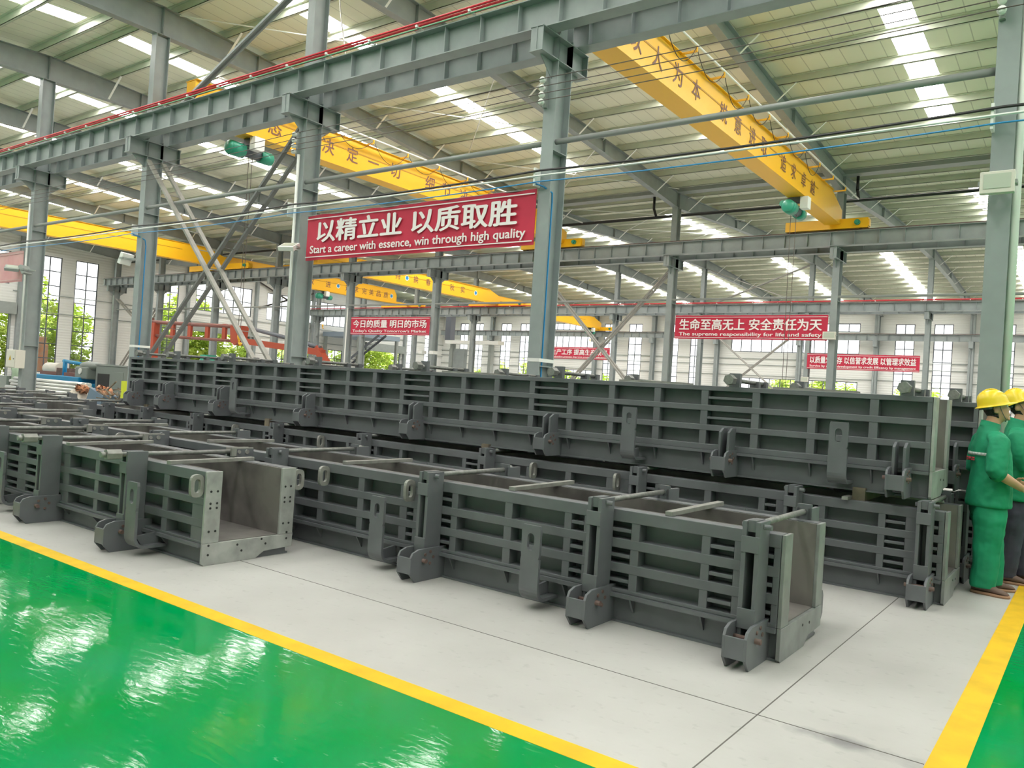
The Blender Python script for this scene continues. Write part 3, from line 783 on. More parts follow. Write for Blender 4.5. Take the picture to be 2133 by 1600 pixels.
            MB().box(-.05, .05, .0, .05, zt, z+.075).build('rod_block', M['paint'], c)
            MB().box(-.045, .045, WID-.3, WID-.24, zt, z+.02).build('rod_block', M['paint'], c); MB().box(-.045, .045, WID-.08, WID-.02, zt, z+.03).build('rod_block', M['paint'], c)
    for c_ in clamps:
        for side in ('near', 'far'):
            if side not in proto:
                proto[side] = clamp_parts(side, 'tall' if style != 'short' else 'short')
                if side == 'near': rod_parts(style if style != 'short' else 'short', proto[side])
                proto[side].location = (-c_, 0, 0)
            else:
                copy_tree(proto[side], t).location = (-c_, 0, 0)
    # lifting hooks: a flat bar with a slotted eye, curled under the mold
    hp = None
    for s_ in hooks:
        if hp is None:
            m2 = MB(); wd, zt_, zs = .075, .54, .43
            def slot(zc, hh, rr, n=8): return [(rr*math.cos(a), zc+hh+rr*math.sin(a)) for a in [PI*i/n for i in range(n+1)]] + [(-rr*math.cos(a), zc-hh-rr*math.sin(a)) for a in [PI*i/n for i in range(n+1)]]
            inner = slot(zs, .03, .027); n = len(inner)
            outer = []
            for x, z in inner:
                # project slot points out to the bar's upper rectangle
                dx, dz = x, z-zs
                k = min(wd/abs(dx) if abs(dx) > 1e-6 else 9, (.11)/abs(dz) if abs(dz) > 1e-6 else 9); outer.append((dx*k, zs+dz*k))
            for y, fl in ((-.235, 1), (-.213, -1)):
                for i in range(n):
                    j = (i+1) % n; m2.quad([(outer[i][0], y, outer[i][1]), (outer[j][0], y, outer[j][1]), (inner[j][0], y, inner[j][1]), (inner[i][0], y, inner[i][1])])
            for ring in (inner, outer):
                for i in range(n):
                    j = (i+1) % n; m2.quad([(ring[i][0], -.235, ring[i][1]), (ring[j][0], -.235, ring[j][1]), (ring[j][0], -.213, ring[j][1]), (ring[i][0], -.213, ring[i][1])])
            m2.box(-wd, wd, -.235, -.213, .12, .32)
            arc = [(-.213+.0-.022+.09-.09*math.cos(a), .12-.09*math.sin(a)) for a in [PI/2*i/6 for i in range(7)]]
            arc2 = [(-.213+.068-.068*math.cos(a), .12-.068*math.sin(a)) for a in [PI/2*i/6 for i in range(7)]]
            m2.prism(arc + [(.03, .03), (.03, .052)] + arc2[::-1], 'X', -wd, wd)
            m2.prism([(-.19, .12), (-.0, .14), (-.0, .05), (-.14, .05)], 'X', -.01, .01)
            hp = m2.build('lifting_hook', M['paint'], t, (-s_, 0, 0))
        else:
            c = hp.copy(); COL.objects.link(c); c.location = (-s_, 0, 0)
    # guide eyes: ring plates standing off the side
    lp = {}
    for s_, side in lugs:
        if side not in lp:
            Y = (lambda y: y) if side == 'near' else (lambda y: WID-y)
            m2 = MB(); pts = []
            def ell(hy, hz, n=20): return [(-.055+hy*math.copysign(abs(math.cos(a))**.7, math.cos(a)), zt-.105+hz*math.copysign(abs(math.sin(a))**.6, math.sin(a))) for a in [2*PI*i/n for i in range(n)]]
            o_, i_ = ell(.055, .085), ell(.025, .05); n = len(o_)
            for x in (-.014, .014):
                for i in range(n):
                    j = (i+1) % n; m2.quad([(x, Y(o_[i][0]), o_[i][1]), (x, Y(o_[j][0]), o_[j][1]), (x, Y(i_[j][0]), i_[j][1]), (x, Y(i_[i][0]), i_[i][1])])
            for r in (o_, i_):
                for i in range(n):
                    j = (i+1) % n; m2.quad([(-.014, Y(r[i][0]), r[i][1]), (-.014, Y(r[j][0]), r[j][1]), (.014, Y(r[j][0]), r[j][1]), (.014, Y(r[i][0]), r[i][1])])
            lp[side] = m2.build('guide_eye', M['bar'], t, (-s_, 0, 0))
        else:
            c = lp[side].copy(); COL.objects.link(c); c.location = (-s_, 0, 0)
    return t

ROWS = [(.19, .295), (.355, .452), (.513, .622)]
cl1 = [.135, 1.157, 2.64, 4.51, 6.48, 8.23, 10.18, 11.63, 12.88, 14.23]
bays1 = [(.03, .125, 's'), (.26, .41, 's'), (.465, .885, 'w'), (.945, 1.15, 's'), (1.30, 1.40, 's'), (1.457, 1.90, 'w'), (1.967, 2.41, 'w'), (2.47, 2.68, 's'), (2.86, 2.93, 's'), (3.01, 3.43, 'w'), (3.50, 3.935, 'w'), (4.0, 4.30, 'w')]
for a, b in zip(cl1[3:-1], cl1[4:]):
    a += .17; b += .05
    bays1.append((a, a+.17, 's')); bays1.append((b-.17, b, 's'))
    n = max(1, round((b-a-.34)/.49)); wd = (b-a-.34)/n
    for i in range(n): bays1.append((a+.17+i*wd+.055, a+.17+(i+1)*wd-(.055 if i == n-1 else 0), 'w'))
bays1 = sorted((a+(.03 if i else .025), b+.03, k) for i, (a, b, k) in enumerate(bays1))
LONG = 'far_nut'
m1 = mold('long dark grey steel mold in the second row, open end facing the bare concrete', 14.6, .70, .165, ROWS, bays1, cl1, [1.59, 3.05, 5.33, 9.33], [(2.89, 'near'), (3.90, 'near'), (7.33, 'near'), (9.23, 'near')], 'far_nut')
m1.location = (-1.42, 4.62, .03)
bays0 = [(.16, .50, 'w'), (.575, 1.05, 'w'), (1.13, 1.60, 'w'), (1.67, 2.14, 'w'), (2.25, 2.71, 'w'), (2.78, 3.02, 's'), (3.2, 3.45, 's'), (3.5, 3.95, 'w'), (4.02, 4.5, 'w'), (4.56, 5.0, 'w'), (5.06, 5.3, 's'), (5.5, 5.7, 's'), (5.76, 6.2, 'w'), (6.26, 6.7, 'w'), (6.76, 7.2, 'w')]
m0 = mold('grey steel mold in the front row by the green floor, drilled bare end plate', 12.4, .675, .135, [(.155, .255), (.315, .42), (.475, .595)], bays0, [.87, 2.35, 3.5, 4.6, 6.0], [.60, 3.0], [(.03, 'near'), (.03, 'far')], 'near_nut', True)
m0.location = (-5.33, 3.45, .03)
dup(m1, (-.93, 7.05, .03), 'long dark steel mold on the floor underneath the tall stacked mold')
dup(m1, (-.85, 8.45, .03), 'dark steel mold on the floor behind the stack, seen past its end by the workers')
dup(m1, (-14.05, 5.93, .03), 'grey steel mold further off between the second and third rows, end before the scrap')
dup(m1, (-17.4, 7.15, .03), 'grey steel mold furthest off, beyond the stack end, nearest the steel pipes')
# tall stacked molds
px_ = [.02, .45, .95, 1.45, 1.94, 2.43, 2.94, 3.435, 3.93, 4.42, 4.91, 5.4, 5.895, 6.39, 6.89, 7.39, 7.90, 8.42, 8.92, 9.41, 9.90, 10.43, 10.93, 11.45, 11.97, 12.42]
slots_ = {4, 3, 7, 11, 15, 19, 22, 24}
baysU = [(px_[i]+.035, px_[i+1]-.035, 's' if i in (3, 7, 11, 15, 19, 22, 24) else 'w') for i in range(len(px_)-1)]
u1 = mold('tall dark steel mold stacked on top of another, ribbed side towards the camera', 12.45, .79, .19, [(.245, .37), (.425, .555), (.61, .745)], baysU, [.21, 1.66, 3.6, 5.55, 7.53, 9.5, 11.0, 11.95], [.66, 2.6, 9.05], [], 'short')
u1.location = (-1.07, 7.12, .835)
dup(u1, (-.9, 8.5, .835), 'second tall steel mold stacked further back, just showing behind the first by the workers')

# loose square bars lying across the open molds
bar0 = None
for i, (xa, ya, xb, yb, z, lab) in enumerate([
    (-5.85, 3.45, -5.92, 4.27, .72, 'bare steel bar lying across the front mold nearest its drilled end'),
    (-7.44, 3.41, -7.56, 4.27, .72, 'bare steel bar across the front mold between its two nutted rods'),
    (-8.93, 3.44, -8.93, 4.25, .72, 'bare steel bar across the front mold at the edge of the photo'),
    (-2.16, 4.66, -2.17, 5.54, .745, 'bare steel bar across the second row mold nearest its open end'),
    (-3.41, 4.68, -3.44, 5.55, .745, 'bare steel bar across the second row mold, second from its open end'),
    (-5.2, 4.68, -5.2, 5.5, .745, 'bare steel bar across the second row mold, third from its open end'),
    (-7.27, 4.70, -7.25, 5.48, .745, 'bare steel bar across the second row mold, level with the front mold nuts'),
    (-9.48, 4.74, -9.52, 5.56, .745, 'bare steel bar across the second row mold beyond the front mold'),
    (-11.4, 4.58, -11.58, 5.5, .745, 'bare steel bar across the second row mold furthest along'),
    (-1.68, 7.0, -1.66, 7.9, .745, 'bare steel bar lying on the lower mold under the tall stack')]):
    p, q = Vector((xa, ya, z)), Vector((xb, yb, z))
    o = MB().beam(p, q, .05, .03).build('spacer_bar', M['bar'], bevel=.003)
    tag(o, lab, 'steel bar', 'bare bars across the molds')
for i, (x, y, l, lab) in enumerate(((-4.2, 7.75, 1.1, 'thin bright rod lying in the gap under the tall stack, furthest along'), (-3.0, 7.7, 1.0, 'thin bright rod lying in the gap under the tall stack, midway'), (-1.95, 7.7, .9, 'thin bright rod lying in the gap under the tall stack near its end'))):
    single(MB().tube((x, y, .745), (x+l, y+.05, .745), .012, 8), 'steel_rod', 'bar', lab, 'rod')
for i, (x, lab) in enumerate(((-1.6, 'plank packing between the stacked molds nearest the workers'), (-5.6, 'plank packing between the stacked molds midway'), (-9.6, 'plank packing between the stacked molds further off'), (-12.9, 'plank packing between the stacked molds at the stack end'))):
    single(MB().box(x-.05, x+.05, 7.12, 7.9, .73, .835), 'packing_block', 'scrap', lab, 'block')
for i, (x, y0, y1, lab) in enumerate(((-2.05, 7.2, 7.4, 'thin steel plate lying on top of the tall stack near the open end'), (-6.0, 7.15, 7.5, 'thin steel plate lying on top of the tall stack midway'), (-3.6, 7.15, 7.4, 'thin steel plate lying on top of the tall stack by a nut'))):
    single(MB().box(x-.35, x+.35, y0, y1, 1.625, 1.645), 'steel_plate', 'bar', lab, 'plate')

# ------------------------------------------------------------------ overhead cranes
def crane(xf, y0, y1, zb, h, label, chars=None, logo=None, taper=2.8, wd=.38, rail=True, carr=(1.45, 1.45), motor_x=None, fest=True, cz=None, ch=.44, gend=None):
    """box girder whose lettered face is the plane x = xf"""
    t = thing('overhead_crane', label, 'crane', (xf, 0, zb))
    m2 = MB(); e = .38; yc = y1; y1 = gend or y1
    poly = [(y0, 0.12), (y0+.3, 0), (y1-.3, 0), (y1, .12), (y1, h-e), (y1-taper*.45, h), (y0+.02, h), (y0, h-.02)]
    m2.prism(poly, 'X', -wd, 0)
    m2.prism([(y0, h), (y1-taper*.45, h), (y1-taper*.45, h+.015), (y0, h+.015)], 'X', -wd-.05, .05)
    m2.box(-wd-.06, .06, y0+.3, y1-.3, -.016, 0)
    m2.build('girder', M['crane'], t)
    MB().box(-.002, .008, y0+.2, y1-taper, h*.60, h*.60+.035).build('stiffener_line', mat('weld_seam_orange', (.50, .24, .01), .5) if 'weld_seam_orange' not in bpy.data.materials else bpy.data.materials['weld_seam_orange'], t)
    if rail:
        MB().tube((.34, y0+.4, h+.12), (.34, y1+.6, h+.12), .028, 10).build('festoon_rail', M['white'], t)
        first = None; y = y0+1.2
        while y < y1-.2:
            if first is None: first = MB().box(0, .36, -.02, .02, h-.02, h+.02).box(.33, .36, -.02, .02, h, h+.12).build('rail_bracket', M['crane'], t, (0, y, 0))
            else:
                c = first.copy(); COL.objects.link(c); c.location = (0, y, 0)
            y += 1.45
        if fest:
            y = y0+1.2; k = 0
            while y < y1-4.5:
                MB().path(catenary((.34, y, h+.08), (.34, y+1.45, h+.08), .42+.1*(k % 2), 10), .008, 5).build('festoon_cable', M['black'], t); y += 1.45; k += 1
    if gend: MB().box(-wd+.05, -.05, y1-.4, yc-.1, .02, .16).build('end_neck', M['crane'], t)
    for end, (yy, (a, b)) in enumerate(((y0-.05, carr), (yc, carr))):
        c = MB(); c.box(-wd/2-a, -wd/2+b, yy-.14, yy+.14, -.13, .19); c.box(-wd/2+b, -wd/2+b+.03, yy-.10, yy+.10, -.08, .14)
        co = c.build('end_carriage', M['crane'], t)
        for xx in (-a+.25, b-.25): MB().tube((-wd/2+xx, yy-.05, -.02), (-wd/2+xx, yy+.05, -.02), .125, 16).build('wheel', M['red_dark'], co)
        if end: MB().tube((-wd/2+b-.32, yy-.24, .04), (-wd/2+b-.32, yy-.14, .04), .09, 14).tube((-wd/2+b-.32, yy-.3, .04), (-wd/2+b-.32, yy-.24, .04), .06, 12).build('drive_motor', M['green_motor'], co)
    for ch_, y in (chars or []):
        put_text(text_mb(ch_, ch if ch_ != '一' else ch, ch if ch_ != '一' else ch*.1, .012), M['crane_dark'], t, (.006, y, cz if cz is not None else h*.5), FACE_RIGHT, 'painted_character')
    for y in (logo or []):
        MB().tube((.001, y, h*.5), (.006, y, h*.5), .17, 24).build('oval_badge', M['white'], t)
        m3 = MB().tube((.006, y, h*.5), (.008, y, h*.5), .12, 20); m3.build('badge_centre', M['blue'], t)
    return t
W1, W2 = '以人为本锐意进取追求卓越', '态度决定一切细节决定成败'
ys1 = [12.87, 13.75, 14.66, 15.57, 17.09, 17.98, 18.95, 19.81, 21.33, 22.2, 23.13, 24.03]
crane(-7.2, 10.64, 27.4, 7.63, .88, 'nearest yellow overhead crane girder on the right with violet slogan characters', list(zip(W1, ys1)), carr=(1.6, 1.05))
ys2 = [12.98, 13.9, 14.8, 15.71, 16.55, 17.48, 19.07, 19.9, 20.8, 21.7, 22.6, 23.5]
crane(-18.0, 10.64, 27.4, 7.63, .88, 'yellow overhead crane girder passing behind the large red banner', list(zip(W2, ys2)), carr=(2.0, 1.0))
crane(-41.8, 10.64, 27.4, 7.63, .95, 'long yellow overhead crane at the end of the near bay by the white end wall', carr=(3.4, 2.6), rail=False)
p3 = '持续改进追求完美品质'
crane(-44.0, 29.0, 45.4, 7.63, 1.02, 'distant yellow lettered crane running from the lattice brace to the today banner', [('改', 35.5), ('进', 37.0), ('追', 38.8), ('求', 39.6), ('完', 40.4), ('美', 41.1), ('品', 41.85), ('质', 42.6)], logo=[31.6, 37.9, 43.2], rail=False, gend=43.75, taper=.6, cz=.5, ch=.44, carr=(3.0, 1.6))
crane(-35.2, 28.75, 45.4, 7.63, .94, 'distant yellow crane with autumn slogan characters, its end behind the blue hose column', [('坚', 33.6), ('持', 35.0), ('换', 36.6), ('春', 37.75), ('华', 38.85), ('秋', 40.1), ('实', 41.2)], logo=[35.8, 42.6], rail=False, cz=.5, ch=.44, carr=(2.6, 2.4))
crane(-37.0, 46.6, 63.0, 7.63, .95, 'far yellow crane near the far wall above the cross brace', rail=False, carr=(1.5, 1.5))

def hoist(x, y, ztop, label, rope, facing=1):
    t = thing('electric_hoist', label, 'hoist', (x, y, ztop))
    MB().box(-.22, .22, -.10, .10, -.14, .02).build('trolley_frame', M['frame'], t)
    for s in (-1, 1): MB().tube((s*.2, -.02, -.02), (s*.2, .02, -.02), .08, 14).build('trolley_wheel', M['frame'], t)
    m2 = MB().tube((-.05, -.62, -.36), (-.05, -.22, -.36), .19, 20).sphere((-.05, -.62, -.36), .185, 16, 8, 1, .5, 1); m2.build('hoist_motor', M['green_motor'], t)
    MB().tube((-.05, -.22, -.36), (-.05, .28, -.36), .13, 18).build('rope_drum', M['frame'], t)
    MB().tube((-.05, .28, -.36), (-.05, .62, -.36), .17, 20).sphere((-.05, .62, -.36), .165, 16, 8, 1, .5, 1).build('gear_housing', M['green_motor'], t)
    MB().tube((-.36, -.18, -.16), (-.36, .12, -.16), .09, 14).build('travel_motor', M['green_motor'], t)
    MB().box(.14, .36, -.16, .14, -.34, -.0).build('control_box', M['white'], t)
    for dx in (-.12, .04): MB().tube((-.05+dx, .05, -.4), (-.04+dx*.6, .05, -rope), .008, 6).build('wire_rope', M['cable'], t)
    MB().sphere((-.05, .05, -rope-.08), .1, 12, 8, .7, .5, 1).path([(-.05, .05, -rope-.15), (-.05, .05, -rope-.24), (.01, .05, -rope-.31), (.05, .05, -rope-.24)], .025, 8).build('hook_block', M['crane'], t)
    return t
hoist(-7.4, 23.3, 7.60, 'green electric hoist hanging under the right end of the nearest yellow crane', 6.1)
hoist(-18.2, 12.45, 7.60, 'green electric hoist hanging under the crane beside the lattice brace top', 5.1)
hoist(-37.1, 61.4, 7.6, 'small far green hoist under the yellow crane near the far wall', 1.0)
hoist(-44.2, 36.9, 7.60, 'distant hoist under the yellow crane with its hook hanging before the mezzanine stair', 2.3)

# ------------------------------------------------------------------ floodlights on the columns
def flood(x, y, z, rz, tilt, w_, h_, label, m='ivory'):
    t = thing('floodlight', label, 'floodlight', (x, y, z), rz)
    a = Matrix.Rotation(tilt, 4, 'X')
    m2 = MB().box(-w_/2, w_/2, -.05, .04, -h_/2, h_/2); m2.v = [tuple(a @ Vector(v)) for v in m2.v]; m2.build('lamp_housing', M[m], t, bevel=.008)
    m2 = MB().box(-w_/2+.035, w_/2-.035, -.056, -.05, -h_/2+.05, h_/2-.03); m2.v = [tuple(a @ Vector(v)) for v in m2.v]; m2.build('lamp_glass', M['lamp_glass'], t)
    MB().box(-w_/2-.02, -w_/2, -.02, .1, -.02, .02).box(w_/2, w_/2+.02, -.02, .1, -.02, .02).box(-w_/2-.02, w_/2+.02, .08, .1, -.02, .02).box(-.03, .03, .09, .3, -.02, .02).build('bracket', M['steel2'], t)
    return t
flood(-1.0, 9.74, 3.99, 0, 0, .32, .235, 'pale square floodlight on the drainpipe column, high above the workers')
flood(-12.78, 9.72, 3.96, math.radians(20), math.radians(-62), .34, .26, 'thin white floodlight tipped flat at the start of the large banner', 'white')
flood(-18.95, 9.72, 4.02, math.radians(-70), math.radians(-20), .34, .28, 'white floodlight on the near side of the brace column over the stack end', 'white')
flood(-25.3, 9.72, 4.05, math.radians(60), math.radians(-60), .36, .26, 'grey floodlight tipped flat in front of the faded banner', 'steel2')
flood(-24.75, 9.85, 4.0, math.radians(-60), math.radians(30), .34, .26, 'small floodlight on the window side of the switch box column', 'steel2')
flood(-7.42, 27.6, 4.0, 0, 0, .42, .26, 'small pale floodlight at the right end of the life and safety banner')
flood(-13.48, 45.7, 3.2, 0, 0, .40, .28, 'tiny pale floodlight on the far column left of the survive by quality banner')
single(MB().box(-25.45, -25.0, 27.4, 27.7, 1.75, 2.15), 'notice_board', 'white', 'small white box on the column at the market end of the today banner', 'box')
for i, (dx, lab) in enumerate(((-.35, 'small white camera on a bracket left of the market end column'), (.35, 'small white camera on a bracket right of the market end column'))):
    single(MB().box(-25.52+dx-.12, -25.52+dx+.12, 27.5, 27.8, 2.95, 3.1).tube((-25.52, 27.8, 3.0), (-25.52+dx, 27.7, 3.0), .02, 6), 'security_camera', 'white', lab, 'camera')

def crumple(m2, a):
    rr = random.Random(5)
    m2.v = [(x+rr.uniform(-a, a), y+rr.uniform(-a, a), z+rr.uniform(-a, a)*.8) for x, y, z in m2.v]
    return m2
# ------------------------------------------------------------------ left background: machines, pipes, sacks
t = thing('machine_cabinet', 'tall grey green machine cabinet standing left of the tall stack end', 'machine', (-25.0, 12.9, 0))
MB().box(-.95, .95, -.3, .9, 0, 1.42).build('housing', M['cabinet'], t, bevel=.02)
MB().box(-.80, -.06, -.31, -.30, .6, 1.17).build('painted_opening', M['hole_shade'], t)  # dark sheet on the closed housing, painting the shade of an opening
MB().box(-.97, .97, -.32, .92, 1.42, 1.47).build('top_plate', M['steel2'], t)
MB().box(.2, .8, -.315, -.3, .35, 1.25).build('cabinet_door', M['cabinet'], t, bevel=.01)
single(MB().sphere((-26.55, 12.75, 1.38), .5, 16, 8, 1.1, .6, .34), 'covered_lump', 'cabinet', 'grey green tarp heap behind the dial beside the cabinet', 'tarp')
t = thing('milling_machine', 'blue machine bed with a white dial beside the grey cabinet', 'machine', (-27.2, 12.7, 0))
MB().box(-1.3, .9, -.35, .45, .35, .82).box(-1.25, .6, -.33, .4, .82, 1.0).build('bed', M['blue_machine'], t, bevel=.02)
MB().box(-1.1, .7, -.3, .4, 0, .35).build('plinth', M['blue_machine'], t)
MB().box(.15, .95, -.25, .35, .95, 1.35).build('headstock', M['cabinet'], t, bevel=.04)
MB().tube((.55, -.28, 1.2), (.55, -.25, 1.2), .1, 18).build('dial', M['white'], t)
MB().tube((-1.2, 0, 1.5), (.4, 0, 1.42), .06, 8).tube((-1.1, 0, .98), (-1.1, 0, 1.55), .07, 8).build('boom_arm', M['blue_machine'], t)
MB().box(-.7, .1, -.2, .2, .98, 1.12).build('carriage', M['red_dark'], t)
t = thing('lathe', 'blue lathe bed with rags and a white tank on top, further left', 'machine', (-30.3, 13.3, 0))
MB().box(-1.0, 1.0, -.35, .4, .3, .98).box(-.9, -.5, -.3, .35, 0, .3).box(.5, .9, -.3, .35, 0, .3).build('bed', M['blue_machine'], t, bevel=.03)
MB().tube((-.6, 0, 1.2), (.4, 0, 1.2), .22, 16).build('tank', M['ivory'], t)
MB().box(-.8, .6, -.2, .25, .98, 1.1).build('saddle', M['red_dark'], t)
MB().box(.6, 1.0, -.25, .3, .98, 1.25).build('tailstock', M['rust'], t)
t = thing('green_press', 'pale green machine with a rounded arm, left of the ivory switch box', 'machine', (-30.6, 12.2, 0))
MB().loft([[(x+.25*math.cos(a), .22*math.sin(a), z+.0) for a in [2*PI*i/12 for i in range(12)]] for x, z in ((0, 0), (0, .6), (.05, .95), (-.1, 1.2), (-.35, 1.3))]).build('arm_body', M['mach_green'], t)
MB().box(-.9, -.2, -.3, .3, 0, .85).build('table', M['cabinet'], t)
MB().tube((.35, -.1, .25), (.35, -.1, .62), .13, 14).build('blue_motor', M['blue_machine'], t)
# bundle of galvanised pipes
PG = 'galvanised pipes bundled on the floor'
pipe0 = MB().tube((-2.8, 0, 0), (2.0, 0, 0), .055, 12)
pm = None; n = 0
for r in range(6):
    for c in range(8-r):
        y, z = 11.3 + c*.115 + r*.058, .32 + r*.1
        lab = 'galvanised pipe lying in the bundle by the blue machines'
        if pm is None:
            pm = pipe0.build('steel_pipe', M['shiny'], None, (-26.6, y, z)); tag(pm, lab, 'pipe', PG)
        else:
            o = pm.copy(); COL.objects.link(o); o.location = (-26.6 + random.uniform(-.15, .15), y, z)
for x, lab in ((-28.6, 'wooden bearer under the far end of the galvanised pipes'), (-25.2, 'wooden bearer under the near end of the galvanised pipes')):
    single(MB().box(x-.06, x+.06, 11.1, 12.2, 0, .26), 'timber_bearer', 'scrap', lab, 'timber')
for x, y, z, sx, sz, m, lab in ((-23.75, 11.1, .36, .36, .38, 'sack', 'cream woven sack slumped at the near end of the pipes'), (-23.3, 11.35, .32, .28, .34, 'sack', 'smaller cream sack leaning on the first sack')):
    single(crumple(MB().sphere((0, 0, 0), sx, 16, 10, 1, .7, sz/sx), .07), 'woven_sack', m, lab, 'sack', loc=(x, y, z))
single(crumple(MB().sphere((0, 0, 0), .18, 16, 10, 1.5, .7, .5), .09), 'orange_rag', 'orange', 'orange rag lying over the cream sack', 'rag', loc=(-23.5, 11.05, .72))
t = thing('scrap_bin', 'blue grey tilted scrap bin with an orange cloth inside', 'bin', (-22.85, 11.3, .38), 0); t.rotation_euler = (0, .35, .2)
MB().box(-.3, .3, -.25, .25, -.3, .32).build('bin_body', mat('bin_blue_grey', (.13, .19, .25), .6), t)
crumple(MB().sphere((0, 0, .34), .26, 16, 10, 1, .8, .4), .09).build('cloth_load', M['orange'], t)
random.seed(3); sp = MB()
for i in range(60):
    a = Vector((random.gauss(0, .38), random.gauss(0, .25), abs(random.gauss(.25, .22)))); b = a + Vector((random.uniform(-.45, .45), random.uniform(-.3, .3), random.uniform(-.12, .25)))
    sp.beam(a, b, .035, .03)
so = sp.build('scrap_heap', M['scrap'], None, (-22.05, 11.35, .12)); tag(so, 'tangled heap of brown metal scrap beside the stack end', 'scrap'); so['kind'] = 'stuff'
single(MB().box(-.07, .07, -.07, .07, 0, 1.05), 'guard_post', 'lime', 'bright lime yellow post at the end of the tall stack', 'post', loc=(-21.4, 11.2, 0))
single(MB().box(-.22, .22, -.3, .3, 0, .24).sphere((0, 0, .25), .26, 12, 7, .9, 1.1, .28), 'crate', 'raw', 'small pale crate standing on the furthest mold near the scrap', 'crate', loc=(-17.9, 7.5, .74)) if False else None
single(MB().box(-.28, .28, -.25, .25, 0, .5).tube((.1, -.26, .3), (.1, -.25, .3), .1, 12).tube((.3, 0, .1), (.55, 0, .1), .12, 10), 'green_welder', 'green_motor', 'teal green motor unit showing just above the tall stack, behind the brace', 'machine', loc=(-34.5, 22, 1.75))
single(MB().box(-.5, .5, -.3, .3, 0, 1.75), 'machine_stand', 'steel', 'grey stand carrying the teal motor unit', 'stand', loc=(-34.5, 22, 0))

# red gantry boom seen through the braces
t = thing('gantry_boom', 'orange red boom and rail frame standing beyond the lattice brace', 'gantry', (0, 22, 0))
MB().path([(-39.9, 0, 3.85), (-36, 0, 3.72), (-32.3, 0, 3.62)], .10, 8).build('top_rail', M['red_dark'], t)
MB().path([(-39.5, 0, 3.15), (-36, 0, 3.05), (-32.3, 0, 2.95)], .08, 8).build('lower_rail', M['red_dark'], t)
for x in (-37.75, -36.2, -34.7, -33.3): MB().box(x-.13, x+.13, -.06, .06, 3.0, 3.75).build('hanger_plate', M['red_steel'], t)
MB().box(-40.3, -39.9, -.2, .2, 3.0, 4.05).build('motor_box', M['red_dark'], t)
MB().box(-39.6, -39.25, -.15, .15, 0, 3.8).build('mast', M['red_steel'], t)
MB().prism([(-32.6, 3.65), (-31.7, 3.65), (-31.8, 2.95), (-32.2, 2.75), (-32.5, 2.9)], 'Y', -.2, .2).build('knuckle', M['red_steel'], t)
MB().beam((-32.2, 0, 3.0), (-26.2, 0, 2.55), .24, .26).build('jib_arm', M['red_steel'], t)
MB().path([(-31, .0, 3.5), (-28, 0, 3.05), (-26.4, 0, 2.75)], .09, 8).build('hose_bundle', M['frame'], t)
MB().beam((-26.6, 0, 2.75), (-25.9, 0, 2.05), .28, .28).sphere((-25.5, 0, 1.72), .42, 12, 8, 1.6, .7, .6).build('jib_head', M['red_steel'], t)
MB().box(-26.2, -25.2, -.3, .3, 0, 1.7).build('head_stand', M['steel'], t)

# mezzanine office at the far end
t = thing('mezzanine_deck', 'blue grey raised mezzanine deck beyond the today banner', 'mezzanine', (-54.2, 50, 0))
MB().box(-2.6, 2.2, -2.5, 2.5, 5.35, 5.75).build('deck', mat('deck_blue_grey', (.30, .37, .45), .5), t)
for x in (-2.4, 2.0):
    for y in (-2.3, 2.3): MB().box(x-.12, x+.12, y-.12, y+.12, 0, 5.35).build('deck_post', M['steel2'], t)
t = thing('mezzanine_stair', 'steel stair climbing to the mezzanine deck left of the today banner', 'stair', (-50.2, 47.6, 0))
for dy in (-.4, .4): MB().beam((-3.2, dy, 2.9), (1.0, dy, 5.5), .06, .2, (0, 0, 1)).build('stringer', M['frame'], t)
for i in range(12): MB().box(-3.2+i*.36-.14, -3.2+i*.36+.14, -.4, .4, 2.9+i*.22, 2.93+i*.22).build('tread', M['frame'], t)
t = thing('equipment_frame', 'tall grey steel equipment frame to the right of the today banner', 'frame', (-42.5, 52, 0))
for x in (-2.6, -.4, 1.6): MB().box(x-.15, x+.15, -.2, .2, 0, 5.2).build('frame_post', M['steel2'], t)
MB().box(-3.2, 2.6, -.4, .4, 5.2, 5.5).build('frame_beam', M['white'], t)
MB().box(-2.9, -1.2, -.1, .3, 0, 4.8).build('panel_door', M['steel'], t)
MB().box(-3.6, -3.0, 0, .6, 5.5, 7.9).build('duct', M['frame'], t)
single(MB().box(-.35, .35, -.3, .3, 0, 2.9), 'ladder_cage', 'red_dark', 'reddish post with a rack below the today banner', 'rack', loc=(-44.5, 47.5, 0)) if False else None
single(MB().box(-.5, .5, -.4, .4, 0, 2.6), 'storage_rack', 'scrap', 'brown rack standing in the far gateway below the today banner', 'rack', loc=(-52.0, 53.0, 0))

